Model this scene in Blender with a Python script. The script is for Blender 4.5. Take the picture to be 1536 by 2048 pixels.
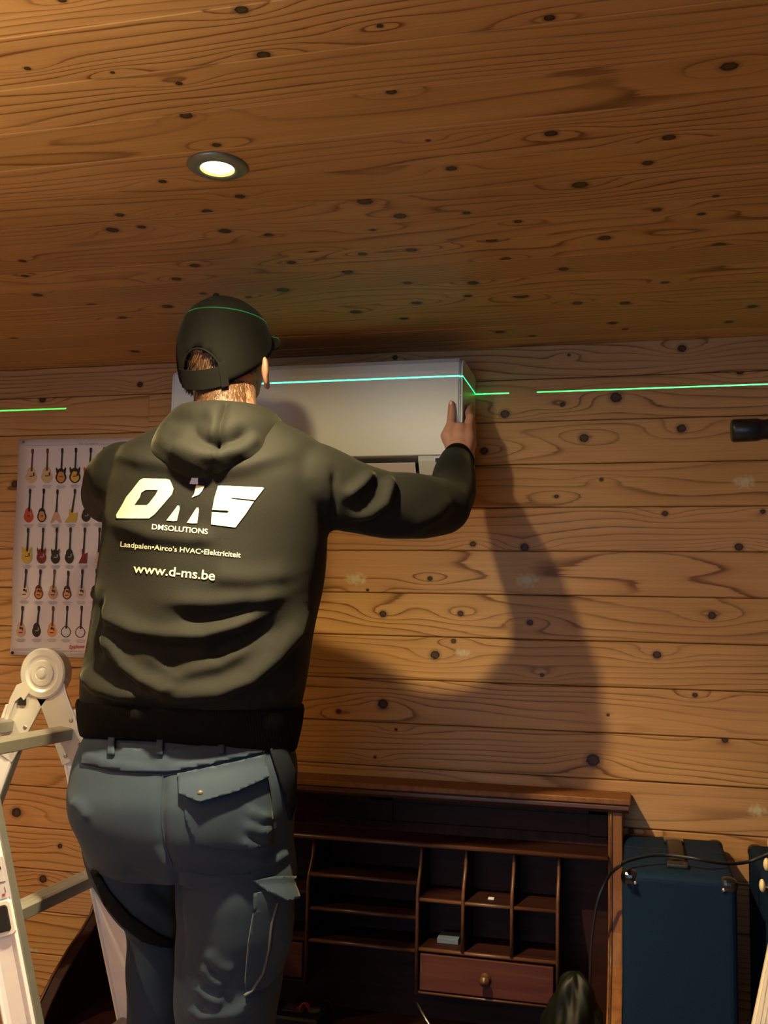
import bpy, bmesh, math, random
import numpy as np
from mathutils import Vector, Matrix, Euler
from mathutils.bvhtree import BVHTree

for o in list(bpy.data.objects):
    bpy.data.objects.remove(o, do_unlink=True)
scene = bpy.context.scene
COL = scene.collection

# ------------------------------------------------------------------ camera
F = 2000.0                       # focal length in pixels of the 1536 x 2048 frame
D, H = 2.5674, 1.73              # distance of the camera to the plank wall, height of the camera
YAW, PITCH, ROLL = 0.24918, 0.10768, 0.02154
def _basis():
    cy, sy, cp, sp = math.cos(YAW), math.sin(YAW), math.cos(PITCH), math.sin(PITCH)
    fw = Vector((-sy*cp, cy*cp, sp)); r = Vector((cy, sy, 0)); u = r.cross(fw)
    cr, sr = math.cos(ROLL), math.sin(ROLL)
    return cr*r + sr*u, -sr*r + cr*u, fw
RT, UP, FW = _basis()
CAM = Vector((0, -D, H))
cd = bpy.data.cameras.new('camera'); cam = bpy.data.objects.new('camera', cd); COL.objects.link(cam)
cd.sensor_fit = 'HORIZONTAL'; cd.sensor_width = 36.0; cd.lens = F/1536*36.0
cd.clip_start = 0.02
cam.matrix_world = Matrix(((RT.x, UP.x, -FW.x, CAM.x), (RT.y, UP.y, -FW.y, CAM.y), (RT.z, UP.z, -FW.z, CAM.z), (0, 0, 0, 1)))
scene.camera = cam
def ray(u, v): return FW + RT*((u-768)/F) - UP*((v-1024)/F)
def at(u, v, Y):                 # pixel -> point on the plane y = Y
    d = ray(u, v); return CAM + d*((Y+D)/d.y)
def atz(u, v, Z):                # pixel -> point on the plane z = Z
    d = ray(u, v); return CAM + d*((Z-H)/d.z)
def depth(P): return (Vector(P)-CAM).dot(FW)
def proj(P):
    d = Vector(P)-CAM; z = d.dot(FW); return 768+F*d.dot(RT)/z, 1024-F*d.dot(UP)/z
RN, UN, FN, CN = (np.array(v) for v in (RT, UP, FW, CAM))
def projn(A):
    d = A-CN; z = d@FN
    return 768+F*(d@RN)/z, 1024-F*(d@UN)/z

# ------------------------------------------------------------------ world, light, exposure
CEIL = H+0.7218
SPOT = atz(435, 331, CEIL)
world = bpy.data.worlds.new('world'); scene.world = world; world.use_nodes = True
world.node_tree.nodes['Background'].inputs[0].default_value = (0.55, 0.7, 1.0, 1)
world.node_tree.nodes['Background'].inputs[1].default_value = 0.3
vs = scene.view_settings
vs.view_transform = 'Standard'; vs.look = 'None'; vs.gamma = 1.0; vs.use_curve_mapping = False
vs.exposure = 0.0
WARM = (1.0, 0.77, 0.40); COOL = (0.40, 0.66, 1.0)
SPOT_W, SPILL_W, REAR_FILL_W, TORCH_FILL_W, WIN_FILL_W, LASER_W = 198.0, 20.0, 16.0, 400.0, 33.0, 3800.0
def add_light(name, kind, loc, energy, color, parent=None, **kw):
    ld = bpy.data.lights.new(name, kind); ld.energy = energy; ld.color = color
    for k, v in kw.items(): setattr(ld, k, v)
    o = bpy.data.objects.new(name, ld); COL.objects.link(o); o.location = loc
    return o
ROOM_X0, ROOM_X1, ROOM_Y0 = -2.7, 2.3, -5.0
WIN = (-1.9, 0.3, 0.95, 2.05)    # unseen window added behind the camera for cool fill: x0, x1, z0, z1
wl = add_light('added_window_fill', 'AREA', ((WIN[0]+WIN[1])/2, ROOM_Y0+0.06, (WIN[2]+WIN[3])/2), WIN_FILL_W, COOL,
               shape='RECTANGLE', size=WIN[1]-WIN[0], size_y=WIN[3]-WIN[2])
wl.rotation_euler = (math.radians(90), 0, 0)  # area light added as cool fill from the rear

# ------------------------------------------------------------------ helpers
def tag(o, label=None, cat=None, group=None, kind=None):
    if label: o['label'] = label
    if cat: o['category'] = cat
    if group: o['group'] = group
    if kind: o['kind'] = kind
    return o
WORLD = {}
def link(o, parent=None, mw=None):
    COL.objects.link(o)
    mw = mw or Matrix.Identity(4)
    WORLD[o.name] = mw
    if parent is not None:
        o.parent = parent
        o.matrix_parent_inverse = WORLD[parent.name].inverted()
    o.matrix_basis = mw
    return o
def empty(name, loc, label=None, cat=None, group=None, kind=None):
    o = bpy.data.objects.new(name, None); o.empty_display_size = 0.05
    link(o, None, Matrix.Translation(Vector(loc)))
    return tag(o, label, cat, group, kind)

class MB:
    """collects vertices and faces for one mesh"""
    def __init__(s): s.v = []; s.f = []; s.m = []; s.mi = 0
    def add(s, vs, fs):
        n = len(s.v); s.v += [tuple(p) for p in vs]; s.f += [tuple(i+n for i in q) for q in fs]; s.m += [s.mi]*len(fs)
        return s
    def hexa(s, p):              # 8 points, bottom ring then top ring
        return s.add(p, [(3,2,1,0),(4,5,6,7),(0,1,5,4),(1,2,6,5),(2,3,7,6),(3,0,4,7)])
    def box(s, x0, x1, y0, y1, z0, z1):
        return s.hexa([(x0,y0,z0),(x1,y0,z0),(x1,y1,z0),(x0,y1,z0),(x0,y0,z1),(x1,y0,z1),(x1,y1,z1),(x0,y1,z1)])
    def extrude(s, prof, o, ax, ay, d):
        """closed 2D profile placed with axes ax, ay at o and swept along d"""
        o, ax, ay, d = Vector(o), Vector(ax), Vector(ay), Vector(d); n = len(prof)
        a = [o+ax*x+ay*y for x, y in prof]; b = [p+d for p in a]
        fs = [tuple(range(n))[::-1], tuple(range(n, 2*n))]
        fs += [(i, (i+1) % n, n+(i+1) % n, n+i) for i in range(n)]
        return s.add(a+b, fs)
    def loft(s, rings, cap=True, closed=True):
        n = len(rings[0]); base = len(s.v); vs = [p for r in rings for p in r]; fs = []
        for i in range(len(rings)-1):
            for j in range(n if closed else n-1):
                k = (j+1) % n
                fs.append((i*n+j, i*n+k, (i+1)*n+k, (i+1)*n+j))
        if cap and closed:
            fs.append(tuple(range(n))[::-1]); fs.append(tuple(range((len(rings)-1)*n, len(rings)*n)))
        return s.add(vs, fs)
    def lathe(s, prof, o, axis=(0,0,1), n=24, cap=True):
        """profile of (radius, height) turned about axis through o"""
        o = Vector(o); a = Vector(axis).normalized(); e = a.orthogonal().normalized(); g = a.cross(e)
        rings = [[o+a*h+(e*math.cos(t)+g*math.sin(t))*max(r, 1e-5) for t in (2*math.pi*i/n for i in range(n))] for r, h in prof]
        return s.loft(rings, cap)
    def tube(s, pts, rad, n=10, cap=True, flat=1.0, ref=None):
        pts = [Vector(p) for p in pts]; rad = rad if isinstance(rad, (list, tuple)) else [rad]*len(pts)
        rings = []; e = None
        for i, p in enumerate(pts):
            t = (pts[min(i+1, len(pts)-1)]-pts[max(i-1, 0)]).normalized()
            if e is None: e = (Vector(ref)-t*Vector(ref).dot(t)).normalized() if ref else t.orthogonal().normalized()
            else: e = (e-t*e.dot(t)).normalized()
            g = t.cross(e)
            rings.append([p+(e*math.cos(q)+g*math.sin(q)*flat)*rad[i] for q in (2*math.pi*k/n for k in range(n))])
        return s.loft(rings, cap)
    def ball(s, c, r, rot=None, nu=14, nv=9):
        c = Vector(c); r = Vector(r) if hasattr(r, '__len__') else Vector((r, r, r))
        rings = []
        for i in range(nv+1):
            ph = -math.pi/2+math.pi*(0.02+0.96*i/nv)
            ring = []
            for k in range(nu):
                t = 2*math.pi*k/nu
                q = Vector((r.x*math.cos(ph)*math.cos(t), r.y*math.cos(ph)*math.sin(t), r.z*math.sin(ph)))
                ring.append(c+(rot @ q if rot else q))
            rings.append(ring)
        return s.loft(rings)
    def chain(s, pts, rad, n=14):
        """round limbs: balls at the joints joined by cones"""
        pts = [Vector(p) for p in pts]
        for p, r in zip(pts, rad): s.ball(p, r, nu=n, nv=8)
        for i in range(len(pts)-1):
            if (pts[i+1]-pts[i]).length > 1e-4: s.tube([pts[i], pts[i+1]], [rad[i], rad[i+1]], n)
        return s
    def mesh(s, name):
        me = bpy.data.meshes.new(name); me.from_pydata(s.v, [], s.f); me.update()
        return me
    def build(s, name, mats, parent=None, smooth=False, bevel=0, mw=None, sub=0, segs=2, solid=0):
        me = s.mesh(name)
        if mw is not None: me.transform(mw.inverted())
        mats = mats if isinstance(mats, (list, tuple)) else [mats]
        for m in mats: me.materials.append(m)
        if len(mats) > 1: me.polygons.foreach_set('material_index', s.m)
        bm = bmesh.new(); bm.from_mesh(me); bmesh.ops.recalc_face_normals(bm, faces=bm.faces); bm.to_mesh(me); bm.free()
        if smooth: me.polygons.foreach_set('use_smooth', [True]*len(me.polygons))
        o = link(bpy.data.objects.new(name, me), parent, mw)
        if solid:
            b = o.modifiers.new('solid', 'SOLIDIFY'); b.thickness = solid; b.offset = 0
        if bevel:
            b = o.modifiers.new('bevel', 'BEVEL'); b.width = bevel; b.segments = segs; b.limit_method = 'ANGLE'; b.angle_limit = math.radians(35)
            b.harden_normals = False
        if sub:
            b = o.modifiers.new('sub', 'SUBSURF'); b.levels = sub; b.render_levels = sub
        return o
def evaluated(me, mods):
    """mesh with a modifier stack applied, without operators"""
    o = bpy.data.objects.new('tmp', me); COL.objects.link(o)
    for kind, kw in mods:
        m = o.modifiers.new(kind, kind)
        for k, v in kw.items(): setattr(m, k, v)
    dg = bpy.context.evaluated_depsgraph_get(); dg.update()
    r = bpy.data.meshes.new_from_object(o.evaluated_get(dg))
    bpy.data.objects.remove(o, do_unlink=True)
    return r
def fuse(mb, voxel, smooth=6, factor=0.5):
    me = mb.mesh('fuse')
    return evaluated(me, [('REMESH', dict(mode='VOXEL', voxel_size=voxel, use_smooth_shade=True)),
                          ('SMOOTH', dict(factor=factor, iterations=smooth))])
def coords(me):
    a = np.empty(len(me.vertices)*3); me.vertices.foreach_get('co', a); return a.reshape(-1, 3)
def normals(me):
    a = np.empty(len(me.vertices)*3); me.vertex_normals.foreach_get('vector', a); return a.reshape(-1, 3)
def setco(me, A):
    me.vertices.foreach_set('co', A.ravel()); me.update()
def poly_dist(U, V, pts):
    """distance in pixels of every vertex to a polyline, position 0..1 along it and side"""
    best = np.full(U.shape, 1e9); tt = np.zeros(U.shape); sd = np.zeros(U.shape)
    n = len(pts)-1
    for i in range(n):
        (x0, y0), (x1, y1) = pts[i], pts[i+1]
        dx, dy = x1-x0, y1-y0; L = dx*dx+dy*dy+1e-9
        t = np.clip(((U-x0)*dx+(V-y0)*dy)/L, 0, 1)
        d = np.hypot(U-x0-t*dx, V-y0-t*dy); m = d < best
        best[m] = d[m]; tt[m] = ((i+t)/n)[m]; sd[m] = np.sign(((U-x0)*dy-(V-y0)*dx))[m]
    return best, tt, sd
def finish(name, me, mat, parent, label=None):
    me.materials.clear(); me.materials.append(mat)
    me.polygons.foreach_set('use_smooth', [True]*len(me.polygons))
    o = link(bpy.data.objects.new(name, me), parent)
    if label: o['label'] = label
    return o

# ------------------------------------------------------------------ materials
class NT:
    def __init__(s, name):
        s.mat = bpy.data.materials.new(name); s.mat.use_nodes = True
        s.t = s.mat.node_tree; s.b = s.t.nodes['Principled BSDF']
    def n(s, typ, **kw):
        q = s.t.nodes.new(typ)
        for k, v in kw.items(): setattr(q, k, v)
        return q
    def put(s, sock, v):
        if isinstance(v, bpy.types.NodeSocket): s.t.links.new(v, sock)
        else: sock.default_value = v
    def math(s, op, a, b=None, c=None, clamp=False):
        q = s.n('ShaderNodeMath', operation=op); q.use_clamp = clamp
        for i, v in enumerate((a, b, c)):
            if v is not None: s.put(q.inputs[i], v)
        return q.outputs[0]
    def comb(s, x, y, z):
        q = s.n('ShaderNodeCombineXYZ')
        for i, v in enumerate((x, y, z)): s.put(q.inputs[i], v)
        return q.outputs[0]
    def noise(s, vec, scale=1, detail=2, rough=0.5, dist=0):
        q = s.n('ShaderNodeTexNoise'); s.put(q.inputs['Vector'], vec)
        q.inputs['Scale'].default_value = scale; q.inputs['Detail'].default_value = detail
        q.inputs['Roughness'].default_value = rough; q.inputs['Distortion'].default_value = dist
        return q.outputs['Fac']
    def ramp(s, fac, stops, interp='LINEAR'):
        q = s.n('ShaderNodeValToRGB'); s.put(q.inputs[0], fac); r = q.color_ramp; r.interpolation = interp
        while len(r.elements) < len(stops): r.elements.new(0.5)
        for e, (p, c) in zip(r.elements, stops):
            e.position = p; e.color = (c, c, c, 1) if not hasattr(c, '__len__') else (*c, 1)
        return q.outputs[0]
    def mix(s, fac, a, b, blend='MIX'):
        q = s.n('ShaderNodeMix', data_type='RGBA', blend_type=blend)
        s.put(q.inputs[0], fac)
        for sock, v in ((q.inputs[6], a), (q.inputs[7], b)):
            s.put(sock, v if isinstance(v, bpy.types.NodeSocket) else (*v, 1))
        return q.outputs[2]
    def bump(s, h, strength=0.3, dist=0.002):
        q = s.n('ShaderNodeBump'); q.inputs['Strength'].default_value = strength; q.inputs['Distance'].default_value = dist
        s.put(q.inputs['Height'], h); s.t.links.new(q.outputs[0], s.b.inputs['Normal'])
    def obj(s): return s.n('ShaderNodeTexCoord').outputs['Object']
def plain(name, color, rough=0.5, metal=0.0, spec=0.5, var=0.12, scale=30, bump=0.0, sheen=0.0, coat=0.0, emit=None, estr=0):
    t = NT(name); b = t.b; v = t.obj(); f = t.noise(v, scale, 3)
    lo = tuple(c*(1-var) for c in color); hi = tuple(min(1, c*(1+var)) for c in color)
    t.put(b.inputs['Base Color'], t.mix(f, lo, hi))
    b.inputs['Roughness'].default_value = rough; b.inputs['Metallic'].default_value = metal
    b.inputs['Specular IOR Level'].default_value = spec
    if sheen: b.inputs['Sheen Weight'].default_value = sheen; b.inputs['Sheen Roughness'].default_value = 0.4
    if coat: b.inputs['Coat Weight'].default_value = coat; b.inputs['Coat Roughness'].default_value = 0.2
    if bump: t.bump(t.noise(v, scale*6, 3), bump, 0.001)
    if emit: b.inputs['Emission Color'].default_value = (*emit, 1); b.inputs['Emission Strength'].default_value = estr
    return t.mat
PINE_L, PINE_M, PINE_D = (0.53, 0.300, 0.118), (0.465, 0.245, 0.088), (0.185, 0.078, 0.023)
def pine(name, seed, across='Z', knots=(), pale=(), tone=1.0, sat=1.0, ringd=40.0):
    """pine board: rings run along x, bend round the knots (x, across, radius)"""
    t = NT(name); rnd = random.Random(seed)
    sp = t.n('ShaderNodeSeparateXYZ'); t.put(sp.inputs[0], t.obj())
    x, c = sp.outputs['X'], sp.outputs[across]
    n1 = t.noise(t.comb(t.math('MULTIPLY', x, 0.9), t.math('MULTIPLY', c, 6.0), seed*3.71), 1, 2, 0.45)
    g = t.math('MULTIPLY_ADD', c, ringd*rnd.choice((-1, 1))*rnd.uniform(0.5, 1.1), t.math('MULTIPLY_ADD', n1, 9.5, seed*0.37 % 1))
    kmin = None
    for (kx, kc, r) in knots:
        ex, ec = 1/(r*4.2+0.030), 1/(r*1.7+0.007)
        dx = t.math('ADD', x, -kx); dc = t.math('ADD', c, -kc)
        a = t.math('MULTIPLY', dx, ex); b = t.math('MULTIPLY', dc, ec)
        d2 = t.math('MULTIPLY_ADD', a, a, t.math('MULTIPLY', b, b))
        e = t.math('POWER', 0.3679, d2)
        g = t.math('MULTIPLY_ADD', e, rnd.choice((-1, 1))*(0.9+70*r), g)
        a = t.math('DIVIDE', dx, r*1.05); b = t.math('DIVIDE', dc, r*0.92)
        q = t.math('MULTIPLY_ADD', a, a, t.math('MULTIPLY', b, b))
        kmin = q if kmin is None else t.math('MINIMUM', kmin, q)
    fine = t.noise(t.comb(t.math('MULTIPLY', x, 4.0), t.math('MULTIPLY', c, 260.0), seed*1.3), 1, 2)
    g = t.math('MULTIPLY_ADD', fine, 0.16, g)
    w = t.math('FRACT', g)
    L, M, K = (tuple(v*tone*(1 if i == 0 else (sat if i == 2 else 1)) for i, v in enumerate(q)) for q in (PINE_L, PINE_M, PINE_D))
    col = t.ramp(w, [(0.0, M), (0.06, L), (0.5, L), (0.80, M), (0.925, K), (0.965, K), (1.0, M)])
    fade = t.ramp(t.noise(t.comb(t.math('MULTIPLY', x, 1.3), t.math('MULTIPLY', c, 14.0), seed*2.1+5), 1, 2), [(0.30, 0.25), (0.60, 1.0)])
    col = t.mix(t.math('MULTIPLY', fade, 0.95), tuple((p*0.65+q*0.35) for p, q in zip(L, M)), col)
    col = t.mix(1.0, col, t.ramp(fine, [(0.25, 0.86), (0.75, 1.08)]), 'MULTIPLY')
    big = t.noise(t.comb(t.math('MULTIPLY', x, 2.2), t.math('MULTIPLY', c, 5.0), seed*0.9), 1, 2)
    col = t.mix(1.0, col, t.ramp(big, [(0.25, (0.86, 0.82, 0.78)), (0.75, (1.06, 1.08, 1.12))]), 'MULTIPLY')
    for (kx, kc, r) in pale:
        a = t.math('DIVIDE', t.math('ADD', x, -kx), r*1.25); b = t.math('DIVIDE', t.math('ADD', c, -kc), r*0.75)
        q = t.math('MULTIPLY_ADD', a, a, t.math('MULTIPLY', b, b))
        q = t.math('ADD', q, t.math('MULTIPLY', t.noise(t.comb(x, c, 0.3), 90, 3), 1.1))
        col = t.mix(t.ramp(q, [(0.55, 0.85), (1.45, 0.0)]), col, (0.56*tone, 0.48*tone, 0.29*tone))
        ring = t.math('ABSOLUTE', t.math('ADD', t.math('MULTIPLY_ADD', a, a, t.math('MULTIPLY', b, t.math('MULTIPLY', b, 0.36))), -0.10))
        col = t.mix(t.ramp(ring, [(0.0, 0.30), (0.05, 0.0)]), col, (0.30, 0.20, 0.10))
    if kmin is not None:
        kn = t.math('MULTIPLY_ADD', t.math('ADD', t.noise(t.comb(x, c, seed*0.7), 170, 2), -0.3), 0.9, t.math('MULTIPLY_ADD', fine, 0.25, kmin))
        col = t.mix(t.ramp(t.math('MULTIPLY', kn, 0.25), [(0.0, 1.0), (0.27, 1.0), (0.36, 0.42), (0.85, 0.0)]), col, (0.070, 0.036, 0.018))
        col = t.mix(t.ramp(t.math('MULTIPLY', kn, 0.25), [(0.14, 0.0), (0.22, 0.85), (0.27, 0.85), (0.33, 0.0)]), col, (0.025, 0.014, 0.008))
    t.put(t.b.inputs['Base Color'], col)
    t.b.inputs['Roughness'].default_value = 0.47
    t.b.inputs['Specular IOR Level'].default_value = 0.2
    t.bump(t.math('ADD', t.math('MULTIPLY', w, 0.35), fine), 0.10, 0.0008)
    return t.mat
def darkwood(name, a, b, axis='X', rough=0.55, scale=1.0, spec=0.15):
    t = NT(name); sp = t.n('ShaderNodeSeparateXYZ'); t.put(sp.inputs[0], t.obj())
    k = {'X': (3, 60, 60), 'Z': (60, 60, 3), 'Y': (60, 3, 60)}[axis]
    v = t.comb(*(t.math('MULTIPLY', sp.outputs[i], k[i]*scale) for i in range(3)))
    f = t.noise(v, 1, 4, 0.6, 0.3)
    t.put(t.b.inputs['Base Color'], t.ramp(f, [(0.3, a), (0.7, b)]))
    t.b.inputs['Roughness'].default_value = rough; t.b.inputs['Specular IOR Level'].default_value = spec
    t.bump(f, 0.06, 0.001)
    return t.mat

# ================================================================== the room
W = 0.1122                       # width of one board, on the wall and on the ceiling
SEAM0 = H+0.6327                 # height of the topmost joint between wall boards
def mk_struct(name, mb, mat):
    o = mb.build(name, mat); return tag(o, kind='structure')
M_DARK = plain('board_backing', (0.035, 0.018, 0.008), 0.9)
wall_back = mk_struct('wall_back', MB().box(ROOM_X0-.1, ROOM_X1+.1, 0.025, 0.12, 0, CEIL), M_DARK)
wall_left = mk_struct('wall_left', MB().box(ROOM_X0-.12, ROOM_X0-.025, ROOM_Y0, 0.02, 0, CEIL), M_DARK)
wall_right = mk_struct('wall_right', MB().box(ROOM_X1+.025, ROOM_X1+.12, ROOM_Y0, 0.02, 0, CEIL), M_DARK)
mb = MB()
mb.box(ROOM_X0-.1, WIN[0], ROOM_Y0-.12, ROOM_Y0-.025, 0, CEIL); mb.box(WIN[1], ROOM_X1+.1, ROOM_Y0-.12, ROOM_Y0-.025, 0, CEIL)
mb.box(WIN[0], WIN[1], ROOM_Y0-.12, ROOM_Y0-.025, 0, WIN[2]); mb.box(WIN[0], WIN[1], ROOM_Y0-.12, ROOM_Y0-.025, WIN[3], CEIL)
wall_rear = mk_struct('wall_rear', mb, M_DARK)
ceiling = mk_struct('ceiling', MB().box(ROOM_X0-.1, ROOM_X1+.1, ROOM_Y0-.1, .12, CEIL+.02, CEIL+.1), M_DARK)
t = NT('floor_boards'); sp = t.n('ShaderNodeSeparateXYZ'); t.put(sp.inputs[0], t.obj())
gap = t.math('FRACT', t.math('MULTIPLY', sp.outputs['Y'], 7.0))
fcol = t.ramp(t.noise(t.comb(t.math('MULTIPLY', sp.outputs['X'], 2), t.math('MULTIPLY', sp.outputs['Y'], 50), 0), 1, 3), [(0.3, (0.26, 0.19, 0.12)), (0.7, (0.34, 0.26, 0.18))])
t.put(t.b.inputs['Base Color'], t.mix(t.ramp(gap, [(0.0, 1.0), (0.03, 0.0)]), fcol, (0.12, 0.07, 0.04))); t.b.inputs['Roughness'].default_value = 0.5
floor = mk_struct('floor', MB().box(ROOM_X0-.1, ROOM_X1+.1, ROOM_Y0-.1, .12, -.08, 0), t.mat)

def board(L, w, th, flat, gap=0.0008, ch=0.0028):
    """one board: front at 0, bevelled long edges; flat = lies on the ceiling"""
    h = w/2-gap
    prof = [(-h, th), (-h, ch), (-h+ch, 0), (h-ch, 0), (h, ch), (h, th)]
    m = MB()
    if flat: m.extrude(prof, (-L/2, 0, 0), (0, 1, 0), (0, 0, 1), (L, 0, 0))
    else: m.extrude(prof, (-L/2, 0, 0), (0, 0, 1), (0, 1, 0), (L, 0, 0))
    return m
# knots read off the photograph: pixel x, pixel y, half width in pixels
WALL_KNOTS = [(1232,795,11),(1010,828,9),(1364,697,8),(1480,743,7),(1125,809,5),(1363,857,9),(1168,876,9),(968,902,8),(1113,993,4),
 (1330,1027,6),(1526,1023,5),(1478,1094,8),(946,1088,6),(1049,1094,8),(860,1157,5),(766,1228,7),(921,1227,6),(1060,1245,6),
 (1424,1231,8),(870,1310,9),(1314,1310,8),(907,1282,5),(1084,1350,4),(766,1408,10),(677,1423,5),(792,1459,3),(750,1514,3),(1186,1520,13),
 (1262,1662,6),(85,799,7),(280,769,6),(33,1625,10),(120,1692,5),(86,1758,8),(790,715,5),(1138,710,3),(1203,959,4),(735,1180,3),
 (1216,1430,3),(1390,1390,5),(30,968,8),(150,1500,7),(1010,1660,5),(1450,1480,6)]
WALL_PALE = [(1488,964,30),(1054,1161,30),(712,1158,30),(1515,1621,26),(62,1905,22),(925,1305,20)]
CEIL_KNOTS = [(483,20,14),(527,110,14),(372,231,13),(55,137,7),(225,145,5),(358,167,7),(760,52,7),(783,184,10),(1099,36,11),(1458,133,17),
 (1102,267,13),(1338,275,13),(903,337,11),(1296,326,11),(1160,370,16),(856,281,5),(1432,392,7),(730,403,16),(325,363,8),(480,393,10),
 (433,290,9),(415,423,11),(240,430,9),(225,460,13),(283,454,9),(450,462,12),(537,470,9),(626,505,9),(583,525,9),(390,531,10),(353,558,10),
 (75,590,10),(185,610,10),(335,613,11),(246,635,8),(270,703,9),(45,522,8),(50,552,8),(566,580,13),(695,544,11),(725,508,9),(712,624,11),
 (497,594,6),(407,587,7),(746,460,6),(800,432,13),(823,500,11),(933,426,8),(1012,518,10),(983,480,12),(1036,443,8),(1314,420,9),
 (1403,428,8),(1209,476,13),(1127,538,10),(946,566,11),(815,566,9),(833,606,10),(1042,592,15),(936,592,8),(1155,606,10),(1250,606,10),
 (1225,646,9),(1000,664,9),(808,637,8),(1438,490,13),(1330,565,8),(1505,613,10),(1458,644,8),(1065,672,7),(1250,658,6),(30,677,8),(124,0,9)]
joint = at(297, 826, 0).x
rnd = random.Random(7)
generic = {a: [pine('pine_plain_%s' % a, 90+i, a, [(rnd.uniform(-2, 2), rnd.uniform(-.04, .04), rnd.uniform(.006, .012)) for _ in range(7)],
               tone=rnd.uniform(.9, 1.05)) for i in range(3)] for a in 'YZ'}
def wall_board(x0, x1, z0, z1, k, parent=wall_back):
    cx, cz = (x0+x1)/2, (z0+z1)/2
    kn, pl = [], []
    for src, dst in ((WALL_KNOTS, kn), (WALL_PALE, pl)):
        for (u, v, r) in src:
            P = at(u, v, 0)
            if z0 <= P.z < z1 and x0 <= P.x < x1: dst.append((P.x-cx, P.z-cz, r*depth(P)/F))
    for i in range(3): kn.append((rnd.uniform(.5, 2.0)-cx, rnd.uniform(-.04, .04), rnd.uniform(.005, .011)))
    mat = pine('pine_wall_%d' % k, 10+k, 'Z', kn, pl, tone=rnd.uniform(0.90, 1.06), sat=rnd.uniform(.85, 1.1), ringd=rnd.uniform(35, 85))
    return place_board(board(x1-x0-.0006, z1-z0, .025, False), mat, parent, (cx, 0, cz))
def place_board(m, mat, parent, loc, rz=0.0):
    me = m.mesh('board'); me.materials.append(mat)
    bm = bmesh.new(); bm.from_mesh(me); bmesh.ops.recalc_face_normals(bm, faces=bm.faces); bm.to_mesh(me); bm.free()
    return link(bpy.data.objects.new('board', me), parent, Matrix.Translation(Vector(loc)) @ Matrix.Rotation(rz, 4, 'Z'))
wall_board(ROOM_X0, ROOM_X1, SEAM0, CEIL+.001, 0)
wall_board(ROOM_X0, joint, SEAM0-W, SEAM0, 1); wall_board(joint, ROOM_X1, SEAM0-W, SEAM0, 31)
k = 1
while SEAM0-(k+1)*W > -.02:
    wall_board(ROOM_X0, ROOM_X1, max(0, SEAM0-(k+1)*W), SEAM0-k*W, k+1); k += 1
# the other walls, seen only from other positions
def share(proto, parent, loc, rz=0.0, mat=None):
    o = bpy.data.objects.new('board', proto); link(o, parent, Matrix.Translation(Vector(loc)) @ Matrix.Rotation(rz, 4, 'Z'))
    if mat: o.material_slots[0].link = 'OBJECT'; o.material_slots[0].material = mat
    return o
def proto(L, w, flat):
    me = board(L, w, .02 if flat else .025, flat, gap=.0005 if flat else .0008, ch=.0012 if flat else .0028).mesh('board'); me.materials.append(generic['Y' if flat else 'Z'][0])
    bm = bmesh.new(); bm.from_mesh(me); bmesh.ops.recalc_face_normals(bm, faces=bm.faces); bm.to_mesh(me); bm.free(); return me
side = proto(-ROOM_Y0, W, False); rear = proto(ROOM_X1-ROOM_X0, W, False)
rl, rr = proto(WIN[0]-ROOM_X0, W, False), proto(ROOM_X1-WIN[1], W, False)
for k in range(-1, 21):
    z = SEAM0-(k+.5)*W
    if z+W/2 > CEIL+.03: continue
    g = generic['Z'][k % 3]
    share(side, wall_left, (ROOM_X0, ROOM_Y0/2, z), math.pi/2, g); share(side, wall_right, (ROOM_X1, ROOM_Y0/2, z), -math.pi/2, g)
    if WIN[2]-W/2 < z < WIN[3]+W/2:
        share(rl, wall_rear, ((ROOM_X0+WIN[0])/2, ROOM_Y0, z), math.pi, g); share(rr, wall_rear, ((ROOM_X1+WIN[1])/2, ROOM_Y0, z), math.pi, g)
    else: share(rear, wall_rear, ((ROOM_X0+ROOM_X1)/2, ROOM_Y0, z), math.pi, g)
# ceiling boards
CY0 = -D+1.0366
cproto = proto(ROOM_X1-ROOM_X0, W, True); ccx = (ROOM_X0+ROOM_X1)/2
k = -31
while CY0+k*W < 0:
    y0 = CY0+k*W; y1 = min(y0+W, 0.02); yc = (y0+y1)/2
    if y1 < -1.9: share(cproto, ceiling, (ccx, yc, CEIL), 0, generic['Y'][k % 3])
    else:
        kn = [(P.x-ccx, P.y-yc, min(r*depth(P)/F, .017)) for (u, v, r) in CEIL_KNOTS for P in (atz(u, v, CEIL),) if y0 <= P.y < y1]
        kn += [(rnd.uniform(.6, 2)-ccx, rnd.uniform(-.04, .04), rnd.uniform(.005, .01)) for _ in range(2)] + [(rnd.uniform(-2.5, -1.9)-ccx, rnd.uniform(-.04, .04), .008)]
        mat = pine('pine_ceiling_%d' % (k+40), 60+k, 'Y', kn, tone=rnd.uniform(.92, 1.06), sat=rnd.uniform(.9, 1.05), ringd=rnd.uniform(45, 95))
        place_board(board(ROOM_X1-ROOM_X0, y1-y0, .02, True, gap=.0005, ch=.0012), mat, ceiling, (ccx, yc, CEIL))
    k += 1
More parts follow.
